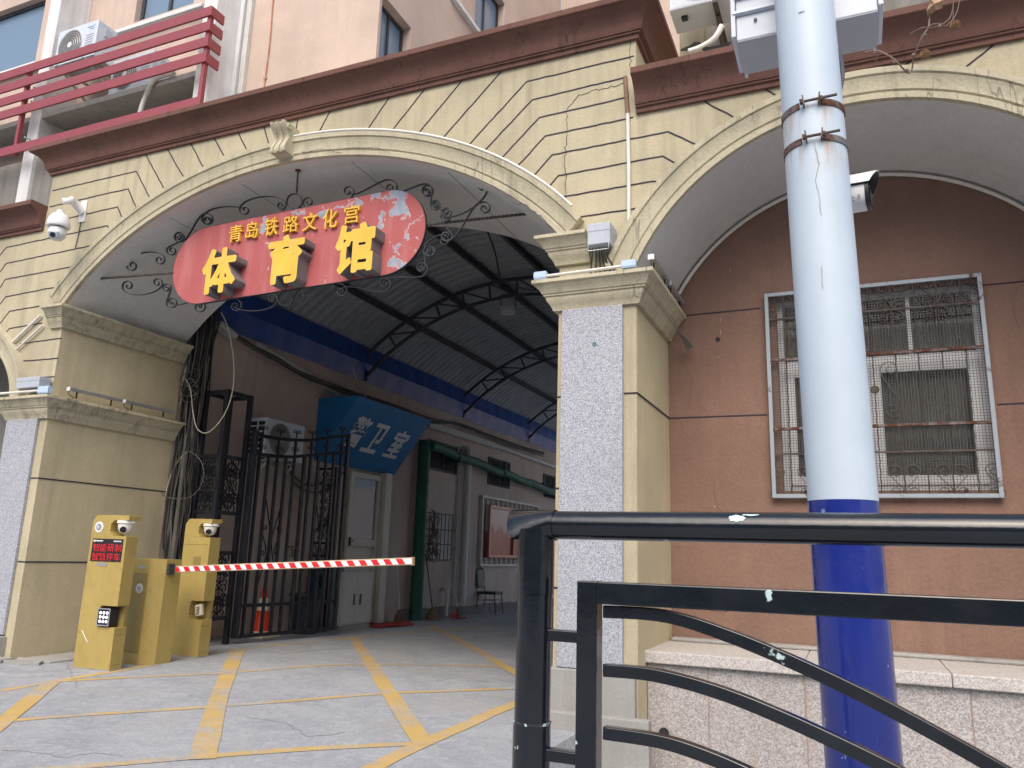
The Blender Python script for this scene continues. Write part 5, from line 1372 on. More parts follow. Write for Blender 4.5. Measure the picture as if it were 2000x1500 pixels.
for i in range(16):
    c_ = FY(370 + random.uniform(-12, 14), 758 + random.uniform(-22, 26), 1.74); a0 = random.uniform(0, 6); rr = random.uniform(.06, .13)
    m.tube([(c_.x + rr * math.cos(a0 + k * .45) * (1 + .05 * k), c_.y + .02 * math.sin(k), c_.z + rr * 1.1 * math.sin(a0 + k * .45)) for k in range(random.randint(7, 14))], .006, 5, mi=i % 2)
tag(m.build('cable_tangle', ['cable_grey', 'cable'], smooth=60), 'tangle of coiled grey wires on the cable bundle above the gate column', 'cables')
m = MB()
for i in range(10):
    P = [at(x + random.uniform(-3, 3), y + random.uniform(-4, 6), 0, PX + .16) for x, y in ((436, 640), (480, 668), (540, 700), (610, 738), (680, 765), (760, 790), (840, 820), (900, 832), (1000, 868), (1060, 886))]
    m.tube(catmull([tuple(p) for p in P], 4), random.choice((.008, .012, .016)), 5, mi=i % 2)
tag(m.build('cable_run', ['cable', 'cable_grey'], smooth=60), 'bunch of black cables running high along the passage wall', 'cables')
loop([(690, 720), (696, 740), (712, 772), (718, 790)], PX + .3, .012, 'single thin cable dangling from the truss above the blue sign', 'cable_cream', 0)
loop([(952, 452), (966, 490), (976, 540)], 4.0, .012, 'thin dark cable hanging from the canopy roof near the arch', 'cable')
loop([(980, 545), (1010, 560), (1045, 566), (1100, 556)], 5.8, .012, 'pale drooping cable beside the flood lamp', 'cable_grey')

# ------------------------------------------------------------------ apartment building above
UB = thing('apartment_building', 'peach rendered apartment building rising behind the arcade', 'building', (-6, 8, 6.3))
UY = 2.0
def rect_holes(x0, x1, z0, z1, holes, fn, m):
    xs = sorted({x0, x1, *[h[0] for h in holes], *[h[1] for h in holes]}); zs = sorted({z0, z1, *[h[2] for h in holes], *[h[3] for h in holes]})
    for a, b in zip(xs, xs[1:]):
        for c_, d in zip(zs, zs[1:]):
            if any(h[0] <= (a + b) / 2 <= h[1] and h[2] <= (c_ + d) / 2 <= h[3] for h in holes): continue
            fn(m, a, b, c_, d)
w1 = [at(-40, 165, 1, UY), at(78, 40, 1, UY)]; w1b = at(40, 150, 1, UY)
w3 = (at(262, 40, 1, UY).x, at(345, 20, 1, UY).x + .35, at(262, 44, 1, UY).z, at(262, 44, 1, UY).z + 1.5)
w4 = (at(-120, 60, 1, UY).x, at(72, 100, 1, UY).x, at(40, 130, 1, UY).z, at(40, 130, 1, UY).z + 1.35)
m = MB(); rect_holes(-22, -5.51, 6.3, 18, [w3, w4], lambda m, a, b, c_, d: m.box(a, b, UY, UY + (.25 if b < -6 else .04), c_, d), m)
m.build('wall', 'peach', UB)
# tower side face at x=-5.51 with windows
sw1 = (2.06, 2.82, 7.0, 8.66); sw2 = (4.80, 6.0, 10.05, 11.4)
m = MB(); rect_holes(UY + .041, 9.0, 6.3, 18, [sw1, sw2], lambda m, a, b, c_, d: m.box(-5.76, -5.511, a, b, c_, d), m)
m.build('wall', 'peach', UB)
m = MB(); m.box(-5.5, 9, 9.0, 9.3, 6.3, 18); m.build('wall', 'peach', UB)
def upper_window(x0, x1, z0, z1, y):
    m = MB(); m.box(x0 + .001, x1 - .001, y + .20, y + .22, z0 + .001, z1 - .001); o = m.build('window', 'dark_room', UB)
    m = MB(); rect_frame(m, x0 + .001, x1 - .001, z0 + .001, z1 - .001, .06, y + .10, y + .16); m.box((x0 + x1) / 2 - .03, (x0 + x1) / 2 + .03, y + .10, y + .16, z0 + .06, z1 - .06); m.build('frame', 'steel_dark', o)
    m = MB(); m.box(x0 + .06, x1 - .06, y + .135, y + .14, z0 + .06, z1 - .06); m.build('pane', 'glass_sky', o)
    m = MB(); curtain(m, x0 + .1, (x0 + x1) / 2, y + .18, z0 + .05, z1 - .05, 24, .008); m.build('curtain', 'plastic_white', o, smooth=60)
upper_window(*w3, UY); upper_window(*w4, UY)
for a, b, c_, d in (sw1, sw2):
    m = MB(); m.box(-5.75, -5.73, a, b, c_, d); o = m.build('window', 'plastic_white', UB)
    m = MB(); m.box(-5.70, -5.64, a + .001, a + .05, c_, d).box(-5.70, -5.64, b - .05, b - .001, c_, d).box(-5.70, -5.64, a + .05, b - .05, c_ + .001, c_ + .05).box(-5.70, -5.64, a + .05, b - .05, d - .05, d - .001).box(-5.70, -5.64, (a + b) / 2 - .02, (a + b) / 2 + .02, c_ + .05, d - .05); m.build('frame', 'steel_dark', o)
    m = MB(); m.box(-5.672, -5.668, a + .05, b - .05, c_ + .05, d - .05); m.build('pane', 'glass_sky', o)
m = MB(); m.box(-5.51, -5.43, 3.9, 6.2, 9.96, 10.03); m.build('sill', 'white_col', UB)
# sills, white columns and concrete ledges of the balcony zone
def front_rect(pxs, y, dep, name, mat, bevel=None):
    x0, x1 = at(pxs[0], pxs[2], 1, y).x, at(pxs[1], pxs[3], 1, y).x
    return x0, x1
s0, s1 = at(212, 66, 1, UY - .12), at(395, 8, 1, UY - .12)
m = MB(); m.box(s0.x, s1.x, UY - .14, UY - .001, (s0.z + s1.z) / 2 - .05, (s0.z + s1.z) / 2 + .02); m.build('sill', 'white_col', UB, bevel=.01)
s0, s1 = at(-40, 160, 1, UY - .12), at(70, 118, 1, UY - .12)
m = MB(); m.box(s0.x, s1.x, UY - .14, UY - .001, (s0.z + s1.z) / 2 - .05, (s0.z + s1.z) / 2 + .02); m.build('sill', 'white_col', UB, bevel=.01)
CYF = 1.47
cR0, cR1 = at(378, 170, 1, CYF).x, at(404, 170, 1, CYF).x
cL0, cL1 = at(46, 300, 1, CYF).x, at(72, 300, 1, CYF).x
cL1 = cL0 + (cR1 - cR0)
m = MB(); m.box(cR0, cR1, CYF, UY - .001, 6.0, 13); m.build('column', 'white_col', UB, bevel=.01)
m = MB(); m.box(cL0, cL1, CYF, UY - .001, 4.9, 13); m.build('column', 'white_col', UB, bevel=.01)
m = MB(); m.box(cR1 + .001, cR1 + .07, UY - .10, UY - .001, 6, 13); m.build('column', 'white_col', UB)
zs_ = at(300, 158, 1, CYF).z; print('shelf z', zs_, 'col', cL0, cL1, cR0, cR1)
for a, b in ((cL1 + .001, cR0 - .001), (cL0 - 3.2, cL0 - .001)):
    m = MB(); m.box(a, b, CYF + .02, UY - .001, zs_ - .09, zs_); m.build('ledge_slab', 'concrete', UB, bevel=.006)
m = MB(); m.box(cL0 - 3.2, cR1, CYF + .06, UY - .001, 6.0, zs_ - .75); m.build('lower_wall', 'dark_conc', UB)
m = MB(); m.box(-22, cL0 - .001, 1.8, 2.0, 4.9, 6.3); m.box(cL1, -8.0, 1.8, 1.99, 5.9, 6.3); m.build('lower_wall', 'peach', UB)
m = MB()
for px in (484, 528): pass
dpA = at(483, 60, 1, UY - .05); m = MB(); m.box(dpA.x - .045, dpA.x + .045, UY - .07, UY - .001, 6.4, 13)
tag(m.build('downpipe', 'pvc_grey', bevel=.006), 'flat pale downpipe on the upper peach wall', 'downpipe')
dpB = at(528, 60, 1, UY - .02); m = MB(); m.tube([(dpB.x + .012 * math.sin(z * 4), UY - .02, z) for z in [6.4 + .2 * k for k in range(32)]], .009, 6)
m.box(dpB.x - .03, dpB.x + .02, UY - .03, UY - .001, 7.75, 7.78)
tag(m.build('wall_cable', rusty('red_cable', (.45, .18, .11, 1), (.5, .33, .25, 1), .5, .6), smooth=60), 'thin reddish cable clipped down the upper peach wall', 'cable')
# AC units on the upper ledge
a0 = at(104, 130, 1, CYF - .1); a1 = at(178, 40, 1, CYF - .1); zt_ = at(140, 55, 1, CYF - .1).z
hx = a0.x; ac_unit('air_conditioner', 'white air conditioner with round fan high behind the red rails', hx, hx + .88, CYF - .1, CYF + .25, zt_ - .62, zt_, '-y')
m = MB()
for x in (hx + .15, hx + .72): m.box(x - .02, x + .02, CYF - .15, UY - .001, zt_ - .68, zt_ - .651); m.bar((x, UY - .02, zt_ - 1.0), (x, CYF - .05, zt_ - .69), .03, .03)
tag(m.build('ac_bracket', 'cab_white'), 'steel wall brackets under the upper air conditioner', 'bracket')
b0 = at(216, 150, 1, CYF + .08); ac_unit('air_conditioner', 'white air conditioner with a striped badge standing on the concrete ledge', b0.x, b0.x + .86, CYF + .08, CYF + .40, zs_ + .031, zs_ + .62, '-y', logo=painted('red_blue_badge', (.30, .06, .30, 1)))
P = [tuple(at(x, y, 1, CYF - .02)) for x, y in ((340, 143), (318, 148), (300, 158), (288, 180), (278, 205), (270, 235))]
conduit(catmull(P, 5), .035, 'thick pale drain hose curling over the concrete ledge', 'pvc_grey', 'drain_hose', 'hose', 10)
# red balcony railing
RY = 1.22
RG = thing('red_railing', 'red painted metal railing of flat horizontal boards above the cornice', 'railing', (-9, RY, 6.6))
xr = at(414, 12, 1, RY).x
rz = [at(414, y, 1, RY).z for y in (19, 47, 76.5, 106, 190)]
bh = .145
for i, z in enumerate(rz):
    m = MB(); m.box(-16, xr, RY, RY + .03, z - bh / 2, z + bh / 2)
    if i < 4: m.box(xr - .03, xr, RY + .031, CYF - .001, z - bh / 2, z + bh / 2)
    m.build('rail_board', 'red_rail', RG, bevel=.004)
for xp in (xr - .06, at(40, 200, 1, RY).x, at(40, 200, 1, RY).x - 3.4):
    m = MB(); m.box(xp - .03, xp + .03, RY + .031, RY + .09, rz[4] - bh / 2, rz[0] + .05); m.build('post', 'red_rail', RG)
m = MB()
for z in (rz[1], rz[2], rz[4] + .3): m.box(at(52, 200, 1, RY).x - .01, at(52, 200, 1, RY).x + .01, RY + .06, CYF + .0, z - .10, z - .08)
m.build('stay', 'cab_white', RG)
# rear right: dark wall, underside of AC units
RBW = thing('rear_building', 'dark stained concrete building behind the right parapet', 'building', (1, 3, 5))
m = MB(); m.box(-1.40, 4, 2.25, 2.6, 4.9, 12); m.build('wall', 'dark_conc', RBW)
m = MB(); e0 = at(1360, 70, 1, 2.15); m.box(e0.x - .17, e0.x + .10, 2.05, 2.249, 4.9, 12); m.build('pier', 'cream', RBW)
m = MB(); e1 = at(1428, 80, 1, 2.0); m.box(e1.x + .03, e1.x + 1.2, 2.1, 2.249, 4.9, 12); m.build('pier', 'peach', RBW)
ra = FY(1307, 22, 1.35); rb = FY(1400, 0, 1.35)
ac_unit('air_conditioner', 'air conditioner seen from below above the right cornice', ra.x, ra.x + .88, 1.35, 1.75, ra.z, ra.z + .6, '-y')
m = MB()
for k in range(40): m.box(ra.x + .03 + .02 * k, ra.x + .033 + .02 * k, 1.335, 1.345, ra.z + .02, ra.z + .58)
m.build('guard_wires', 'alu', [o for o in bpy.data.objects if o.get('label', '').startswith('air conditioner seen from below')][0])
m = MB(); q = FY(1410, 40, 1.8)
for x in (q.x, q.x - .62): m.box(x - .025, x + .025, 1.30, 2.249, ra.z - .06, ra.z - .031); m.bar((x, 2.24, ra.z - .55), (x, 1.5, ra.z - .07), .04, .04)
tag(m.build('ac_bracket', 'rust_iron'), 'dark rusty brackets under the air conditioner above the right cornice', 'bracket')
P = [tuple(FY(x, y, .8)) for x, y in ((1410, 50), (1395, 75), (1370, 92), (1345, 101))]
conduit(catmull(P, 5), .028, 'pale plastic drain hose lying behind the right cornice', 'pvc', 'drain_hose', 'hose', 8)
m = MB()
for i in range(5): m.tube(catmull([tuple(FY(x + random.uniform(-3, 3), y + random.uniform(-4, 3), .8)) for x, y in ((1332, 100), (1345, 88 + 2 * i), (1362, 86), (1380, 96), (1425, 86))], 5), .009, 5)
tag(m.build('cable_coil', 'cable', smooth=60), 'loose black cables lying behind the right cornice', 'cables')

# ------------------------------------------------------------------ utility pole with box, bands and camera
py_ = -3.17
pc0, pc1 = FY(1569.5, 0, py_), FY(1687, 1500, py_); rp_ = .099
dirp = (pc0 - pc1).normalized(); dirp = Vector((dirp.x, 0, dirp.z)).normalized()
def pole_pt(z): return Vector((pc1.x + (z - pc1.z) * dirp.x / dirp.z, py_, z))
UP = thing('utility_pole', 'round utility pole painted white above and deep blue below', 'pole', pole_pt(0))
zsw = FY(1643, 975, py_ - .099).z
def tub(m, a, b, r0, r1, mi=0, seg=40): m.lathe((0, 0, 0), [(1, 0)], 3) if False else None
def pole_seg(z0, z1, r0, r1, mat, name):
    m = MB(); a, b = pole_pt(z0), pole_pt(z1); seg = 48; vs = [a + Vector((r0 * math.cos(2 * math.pi * k / seg), r0 * math.sin(2 * math.pi * k / seg), 0)) for k in range(seg)] + [b + Vector((r1 * math.cos(2 * math.pi * k / seg), r1 * math.sin(2 * math.pi * k / seg), 0)) for k in range(seg)]
    m.add(vs, [(k, (k + 1) % seg, seg + (k + 1) % seg, seg + k) for k in range(seg)] + [tuple(range(seg)), tuple(range(seg, 2 * seg))]); return m.build(name, mat, UP, smooth=40)
pole_seg(0, zsw, .1035, .1005, 'blue_pole', 'blue_section'); pole_seg(zsw + .0005, 7.5, .0995, .088, 'white_pole', 'white_section')
m = MB(); a = pole_pt(zsw - .004); m.lathe(a, [(.1012, 0), (.1012, .006)], 48)
# scratches on the pole
m = MB()
for pl in ([(1590, 275), (1600, 320), (1592, 350), (1600, 380), (1605, 430)], [(1604, 520), (1606, 545), (1607, 570)], [(1560, 24), (1575, 20)]):
    P = [FY(x, y, py_ - .0985) for x, y in pl]
    Q = []
    for u_, v_ in zip(P, P[1:]):
        for k in range(5): q = u_.lerp(v_, k / 5); Q.append(Vector((q.x + random.uniform(-.0015, .0015), 0, q.z)))
    for q in Q:
        cpt = pole_pt(q.z); dx = q.x - cpt.x; q.y = cpt.y - math.sqrt(max(0, .0975 ** 2 - dx * dx)) - .0015
    for u_, v_ in zip(Q, Q[1:]): m.bar(u_, v_, .0016 * random.uniform(.5, 1.8), .002, (0, 1, 0))
m.build('scratch', painted('grey_scratch', (.33, .36, .38, 1), .8), UP)
for yb_, lab in ((178, 'a'), (248, 'b')):
    zb = FY(1588, yb_ + 22, py_ - .1).z; cpt = pole_pt(zb)
    BD = thing('clamp_band', ('upper' if lab == 'a' else 'lower') + ' rusty steel band clamped round the white pole', 'clamp', (cpt.x, cpt.y, zb), 'rusty bands on the pole')
    m = MB(); P = [(cpt.x + .0995 * math.sin(R(a)), cpt.y - .0995 * math.cos(R(a)), zb) for a in range(16, 345, 7)]
    m.sweep(P, [(-.0015, -.011), (.0015, -.011), (.0015, .011), (-.0015, .011)], (0, 0, 1)); m.build('strap', 'rust', BD, smooth=50)
    m = MB()
    for sg_ in (-1, 1): m.obox((cpt.x + sg_ * .024, cpt.y - .108, zb + .004), (.004, 0, 0), (0, .03, 0), (sg_ * .004, 0, .034))
    m.build('lug', 'rust', BD)
    m = MB(); m.tube([(cpt.x - .034, cpt.y - .112, zb + .002), (cpt.x + .078, cpt.y - .112, zb + .006)], .0045, 8)
    for x in (-.031, .031): m.tube([(cpt.x + x - .004, cpt.y - .112, zb + .002), (cpt.x + x + .004, cpt.y - .112, zb + .003)], .010, 6)
    m.build('bolt', 'rust_iron', BD)
# box behind the pole
bx0, bx1, by0_, by1_, bzb = -.298, .182, -3.065, -2.845, 3.10
PB = thing('pole_box', 'white steel equipment box with louvres fixed behind the top of the pole', 'equipment box', ((bx0 + bx1) / 2, -2.95, bzb))
m = MB(); m.box(bx0, bx1, by0_, by1_, bzb, bzb + .75); m.build('body', ['box_white'], PB, bevel=.004)
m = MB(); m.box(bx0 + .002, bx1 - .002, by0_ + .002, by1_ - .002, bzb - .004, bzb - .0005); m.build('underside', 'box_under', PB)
m = MB(); m.box(bx0 - .018, bx0 - .001, by0_ - .012, by1_ + .008, bzb + .012, bzb + .76); m.box(bx1 + .001, bx1 + .018, by0_ - .012, by1_ + .008, bzb + .012, bzb + .76); m.build('side_flange', 'box_white', PB, bevel=.003)
m = MB()
for z in (.11, .18, .25, .32): m.obox(((bx0 - .13) / 2 - .02, by0_ - .008, bzb + z), (.15, 0, 0), (0, .012, -.006), (0, .004, .014)); m.obox(((bx1 + .06) / 2 + .01, by0_ - .008, bzb + z), (.10, 0, 0), (0, .012, -.006), (0, .004, .014))
build_each(m, 'louvre', 'box_white', PB)
m = MB()
for z in (.07, .21): m.lathe((bx0 + .07, by0_ - .002, bzb + z), [(.006, 0), (.006, -.006), (.003, -.008)], 8, 'Y')
m.build('rivet', 'rust', PB)
m = MB()
for sgn, x in ((-1, bx0), (1, bx1)): m.box(x + .001 if sgn < 0 else x - .012, x + .012 if sgn < 0 else x - .001, by1_ + .0, by1_ + .03, bzb, bzb + .7)
m.build('rear_channel', 'box_white', PB)
P = [tuple(FY(x, y, -3.04)) for x, y in ((1636, 95), (1642, 118), (1645, 145), (1641, 172), (1634, 190))]
m = MB(); P = catmull(P, 8)
for i in range(len(P) - 1): pass
m.tube(P, .0085, 10); m.sweep(P, [(.0085 * math.cos(a), .0085 * math.sin(a)) for a in (0, 1, 2, 3, 4, 5)])
k_ = NT('ribbed_conduit'); wv = k_.n('ShaderNodeTexWave'); wv.wave_type = 'BANDS'; wv.bands_direction = 'Z'; wv.inputs['Scale'].default_value = 60; k_.l(k_.co(), wv.inputs['Vector']); k_.set((.10, .12, .15, 1), .5); k_.bump(wv.outputs['Fac'], .002, 1)
tag(m.build('flexible_conduit', k_.m, smooth=60), 'grey ribbed flexible conduit looping out beside the pole under the box', 'conduit')
# bullet camera on the pole
by = -3.02; cA = FY(1640, 386, by); cB = FY(1700, 383, by); rad = abs(FY(1690, 352, by).z - FY(1690, 416, by).z) / 2
BCm = thing('bullet_camera', 'white and dark bullet camera pointing right from behind the pole', 'security camera', (cA.x, by, cA.z))
dd = Vector((1, -.12, -.02)).normalized(); sd_ = dd.cross(Vector((0, 0, 1))).normalized(); uz = sd_.cross(dd)
def cyl_sec(w, h, n=20): 
    P = []
    for k in range(n):
        a = 2 * math.pi * k / n; c_, s_ = math.cos(a), math.sin(a); P.append((w * math.copysign(abs(c_) ** .7, c_), h * math.copysign(abs(s_) ** .7, s_)))
    return P
A0 = cA - dd * .10; B0 = cA + dd * (cB.x - cA.x - .012)
m = MB(); m.sweep([A0, B0], cyl_sec(rad * .92, rad * .95), tuple(uz)); m.build('body', 'plastic_white', BCm, smooth=40)
m = MB(); m.sweep([B0 + dd * .0005, B0 + dd * .012], cyl_sec(rad * .96, rad * .99), tuple(uz)); hd_ = m.build('head', 'black', BCm, smooth=40)
m = MB(); m.sweep([B0 + dd * .0125, B0 + dd * .016], cyl_sec(rad * .8, rad * .8), tuple(uz)); m.build('lens_window', 'lens', hd_)
m = MB(); m.obox(B0 - dd * .022 + sd_ * rad * .93 + uz * rad * .35, dd * .045, sd_ * .006, uz * .022); m.build('side_panel', 'black', BCm, bevel=.002)
m = MB(); P = []
vsx = []; nn_ = 12
for e_ in (A0 - dd * .02, B0 + dd * .042):
    for rr in (rad * 1.12, rad * 1.06):
        for k in range(nn_ + 1):
            a = math.pi * (.04 + .92 * k / nn_); vsx.append(e_ - dd * (.03 * (1 - math.sin(a)) if (e_ - A0).length > .08 else 0) + sd_ * rr * math.cos(a) + uz * (rr * math.sin(a) * .95 + rad * .10))
q_ = nn_ + 1
fsx = [(k, k + 1, 2 * q_ + k + 1, 2 * q_ + k) for k in range(nn_)] + [(q_ + k, q_ + k + 1, 3 * q_ + k + 1, 3 * q_ + k) for k in range(nn_)] + [(k, k + 1, q_ + k + 1, q_ + k) for k in range(nn_)] + [(2 * q_ + k, 2 * q_ + k + 1, 3 * q_ + k + 1, 3 * q_ + k) for k in range(nn_)] + [(0, q_, 3 * q_, 2 * q_), (nn_, q_ + nn_, 3 * q_ + nn_, 2 * q_ + nn_)]
m.add(vsx, fsx[:nn_], 0); m.add(vsx, fsx[nn_:2 * nn_], 1); m.add(vsx, fsx[2 * nn_:], 0); m.build('sun_shield', ['plastic_white', 'black'], BCm, smooth=50)
m = MB()
for k in range(4): m.obox(B0 - dd * (.052 - .006 * (k % 2)) + sd_ * rad * .93 - uz * (rad * .45 + .006 * k), dd * .03, sd_ * .001, uz * .0018)
for k in range(3): m.obox(B0 - dd * .018 + sd_ * rad * .93 - uz * (rad * .45 + .006 * k), dd * .009, sd_ * .001, uz * .0018)
m.build('fine_print', 'black', BCm)
m = MB(); mc = cA + dd * .005; m.tube([tuple(mc - uz * rad * .8), tuple(mc - uz * (rad * .8 + .05)), (mc.x - .05, -3.08, mc.z - rad - .09)], .014, 10); m.build('bracket', 'plastic_grey', BCm, smooth=50)

# ------------------------------------------------------------------ black railing in front
RL = thing('street_railing', 'glossy black tubular railing with curved inner bars in the foreground', 'railing', (0, -4, .2))
tz_ = 1.272; rr_ = .0325; XE = 1.6
m = MB(); m.tube([(-.655, -4, tz_), (XE, -4, tz_)], rr_, 32); m.build('handrail', 'black_rail', RL, smooth=60)
m = MB(); m.tube([(-.752, -4, tz_), (-.748, -4, tz_), (-.645, -4, tz_)], rr_ + .0025, 32); hj = m.build('elbow', 'black_rail', RL, smooth=60, bevel=.006)
m = MB(); m.tube([(-.648, -4, tz_), (-.640, -4, tz_)], rr_ + .0035, 32); m.build('weld', 'black_rail', RL, smooth=60)
P0 = -.689; 
m = MB(); m.tube([(P0, -4, tz_ - .01), (P0, -4, 1.115)], .0425, 32); m.build('collar', 'black_rail', RL, smooth=60)
m = MB(); m.tube([(P0, -4, 1.1145), (P0, -4, .17)], .0405, 32); m.build('post', 'black_rail', RL, smooth=60)
m = MB(); m.tube([(P0, -4, .835), (P0, -4, .17)], .0425, 32); m.build('collar', 'black_rail', RL, smooth=60)
m = MB(); m.tube([(P0, -4, .834), (P0, -4, .839)], .0435, 32); m.build('weld', rusty('pale_chipped_weld', (.02, .025, .03, 1), (.45, .58, .58, 1), .5, .52, .4, 0, 60), RL, smooth=60)
sx_ = -.556; hb = .0235
m = MB(); m.box(sx_ - hb, sx_ + hb, -4 - hb, -4 + hb, .17, 1.149); m.build('stile', 'black_rail', RL, bevel=.003)
m = MB(); m.box(sx_ + hb + .0002, XE, -4 - hb, -4 + hb, 1.100, 1.1485); m.build('top_bar', 'black_rail', RL, bevel=.003)
for z in (1.026, .774):
    m = MB(); m.box(P0 + .036, sx_ - hb - .0002, -4.013, -3.987, z - .013, z + .013); m.build('spacer', 'black_rail', RL, bevel=.003)
# curved bars: survey their centre lines in the railing plane
curves = [[(1180, 1194), (1300, 1203), (1420, 1240), (1560, 1298), (1700, 1365), (1840, 1440), (1990, 1525)],
          [(1180, 1308), (1280, 1318), (1400, 1350), (1520, 1397), (1640, 1452), (1760, 1512), (1900, 1590)],
          [(1180, 1430), (1285, 1446), (1365, 1470), (1460, 1510), (1600, 1580)]]
for cl in curves:
    P = catmull([tuple(FY(x, y, -4)) for x, y in cl], 8); w_ = .0135; w2_ = .012
    m = MB(); m.sweep(P, [(-w_, -w2_), (w_, -w2_), (w_, w2_), (-w_, w2_)], (0, 1, 0)); m.build('curved_bar', 'black_rail', RL, smooth=30, bevel=.0025)
m = MB(); m.box(-2.0, 3.2, -4.3, -3.35, -.3, .168)
# kerb step the railing stands on
m = MB(); m.box(-.85, 3.2, -4.15, -3.7, -.4, .17); tag(m.build('kerb', 'concrete', bevel=.01), 'low concrete kerb the black railing stands on', 'kerb')
m = MB()
def chip(m, px, py, r, zoff=0):
    p = FY(px, py, -4.0)
    return p
# large paint chip on the handrail
cpx = FY(1438, 1012, -4.03); ch_ = []
vs = []; 
def on_tube(x, a): return Vector((x, -4 - (rr_ + .0012) * math.cos(a), tz_ + (rr_ + .0012) * math.sin(a)))
aa = math.asin(max(-1, min(1, (cpx.z - tz_) / rr_)))
out = []
for k in range(22):
    th = 2 * math.pi * k / 22; r = random.uniform(.75, 1.15); out.append(on_tube(cpx.x + .018 * r * math.cos(th), aa + .28 * r * math.sin(th)))
m.add([on_tube(cpx.x, aa)] + out, [(0, 1 + k, 1 + (k + 1) % 22) for k in range(22)])
out = [on_tube(cpx.x + .01 + .004 * k, aa + .20 + .03 * math.sin(k)) for k in range(9)] + [on_tube(cpx.x + .046 - .004 * k, aa + .33) for k in range(9)]
m.add(out, [tuple(range(18))])
m.build('paint_chip', painted('pale_green_primer', (.45, .60, .60, 1), .6), RL)

# ------------------------------------------------------------------ plane tree twig
TW = thing('plane_tree_twig', 'bare plane tree twig with two hanging seed balls and a dry leaf', 'twig', tuple(FY(1820, 20, -3.6)))
ty = -3.6
def tw(pl, r): 
    P = catmull([(q.x, q.y + .02 * math.sin(i * 1.3), q.z) for i, q in enumerate(FY(x, y, ty) for x, y in pl)], 5); n = len(P)
    mm.sweep(P, [(r * math.cos(k * math.pi / 3), r * math.sin(k * math.pi / 3)) for k in range(6)])
mm = MB()
tw([(1830, -120), (1822, -40), (1816, 30), (1812, 60), (1800, 80), (1786, 108), (1781, 130), (1771, 138), (1745, 122), (1715, 106), (1690, 98)], .0023)
tw([(1868, -80), (1862, 10), (1845, 40), (1820, 60), (1800, 62), (1778, 64)], .0015)
tw([(1880, -60), (1872, 10), (1850, 45), (1835, 52), (1815, 58), (1808, 68)], .0014)
tw([(1715, 106), (1709, 119)], .0015)
tw([(1864, -20), (1863, 20), (1864, 44)], .0010); tw([(1806, 82), (1806, 92), (1807, 100)], .0010)
for x, y in ((1771, 138), (1784, 108), (1808, 70), (1746, 122), (1835, 52)):
    q = FY(x, y, ty); mm.lathe(q, [(.001, -.006), (.0055, -.002), (.005, .003), (.001, .007)], 8)
mm.build('branch', 'bark', TW, smooth=60)
for x, y in ((1866, 49), (1807, 106)):
    q = FY(x, y, ty); mm = MB(); r = .0135; vs = []; fs = []
    for i in range(260):
        z = 1 - 2 * (i + .5) / 260; a = i * 2.39996; s_ = math.sqrt(1 - z * z); d = Vector((s_ * math.cos(a), s_ * math.sin(a), z))
        t1 = d.orthogonal().normalized(); t2 = d.cross(t1); o = len(vs); w = .0013
        vs += [q + d * r * .8 + t1 * w, q + d * r * .8 - t1 * w * .5 + t2 * w * .87, q + d * r * .8 - t1 * w * .5 - t2 * w * .87, q + d * r * random.uniform(.98, 1.12)]
        fs += [(o, o + 1, o + 3), (o + 1, o + 2, o + 3), (o + 2, o, o + 3)]
    mm.add(vs, fs); mm.lathe(q, [(.001, -r * .85), (r * .6, -r * .6), (r * .85, 0), (r * .6, r * .6), (.001, r * .85)], 12); mm.build('seed_ball', 'seed', TW)
mm = MB(); q = [FY(x, y, ty + dy) for x, y, dy in ((1812, -12, 0), (1826, -8, .02), (1842, 0, .0), (1841, 16, .03), (1828, 20, .0), (1812, 33, .02), (1809, 22, -.01), (1816, 6, .0))]
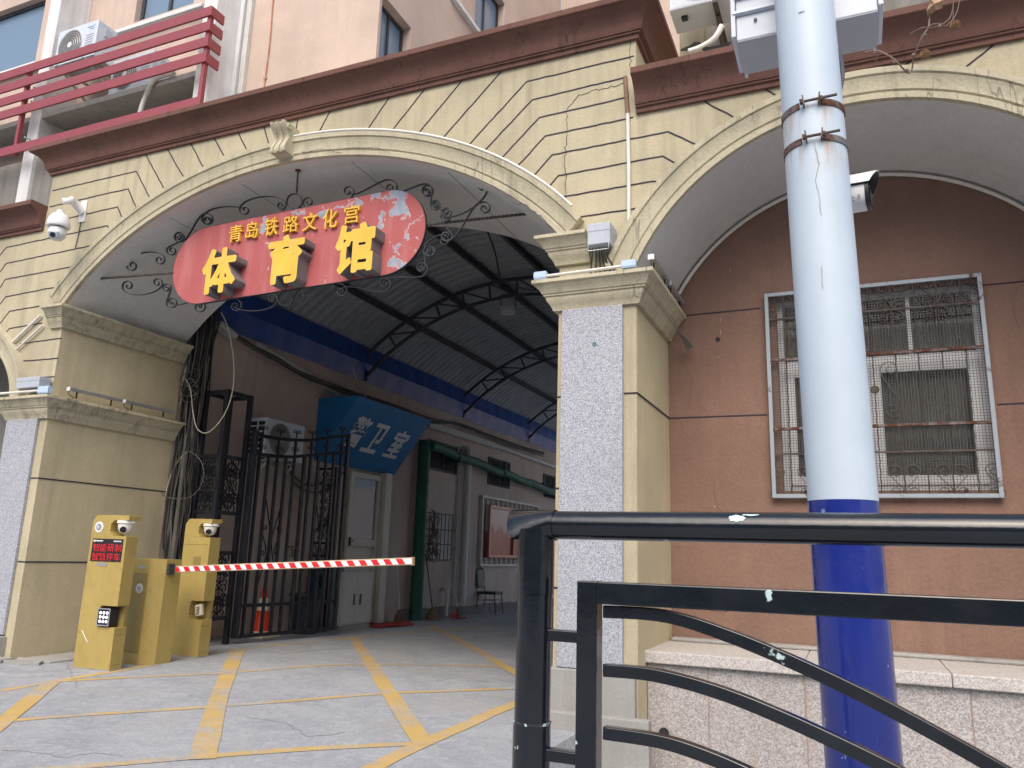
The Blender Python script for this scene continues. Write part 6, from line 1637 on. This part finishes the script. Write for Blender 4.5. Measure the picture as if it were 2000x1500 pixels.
ctr = FY(1824, 8, ty - .02); mm.add([ctr] + q, [(0, 1 + k, 1 + (k + 1) % 8) for k in range(8)]); o = mm.build('dry_leaf', 'dry_leaf', TW); sm = o.modifiers.new('t', 'SOLIDIFY'); sm.thickness = .0008

# ------------------------------------------------------------------ broken kerb by the left pillar and the street behind the camera
m = MB()
def slab(pts, z0, z1):
    n = len(pts); vs = [(x, y, z0) for x, y in pts] + [(x, y, z1 + random.uniform(-.008, .008)) for x, y in pts]
    m.add(vs, [tuple(range(n))[::-1], tuple(range(n, 2 * n))] + [(i, (i + 1) % n, n + (i + 1) % n, n + i) for i in range(n)])
slab([(-8.75, -.10), (-8.45, -.34), (-8.10, -.38), (-7.85, -.22), (-7.92, -.02), (-8.1, -.02)], -.02, .035)
slab([(-7.84, -.20), (-7.60, -.22), (-7.45, -.10), (-7.55, .02), (-7.95, .03), (-7.90, -.02)], -.02, .028)
slab([(-7.98, .06), (-7.5, .05), (-7.45, .35), (-7.70, .9), (-8.0, 1.4)], -.02, .022)
tag(m.build('broken_kerb', 'concrete', bevel=.006), 'cracked concrete apron at the foot of the left pillar', 'kerb')
random.seed(11)
for k in range(7):
    x, y = random.uniform(-8.7, -7.3), random.uniform(-.75, -.35); r = random.uniform(.015, .04); m = MB()
    m.lathe((x, y, .003), [(r * .8, 0), (r, r * .3), (r * .7, r * .6), (r * .2, r * .75)], 6)
    tag(m.build('concrete_chip', 'concrete'), 'small loose chips of concrete lying before the left pillar', 'rubble', 'loose concrete chips')
OB = thing('opposite_building', 'plain grey and cream street building on the other side of the road', 'building', (0, -27, -.3))
m = MB(); hol = [(x, x + 1.8, z, z + 1.9) for x in range(-34, 34, 4) for z in (1.2, 4.4, 7.6)]
rect_holes(-36, 36, -.4, 11, hol, lambda m, a, b, c_, d: m.box(a, b, -27.3, -27, c_, d), m); m.box(-36, 36, -34, -27.9, -.4, 11.2); m.build('wall', 'concrete', OB)
m = MB()
for a, b, c_, d in hol: m.box(a, b, -27.25, -27.2, c_, d)
m.build('windows', 'dark_room', OB)
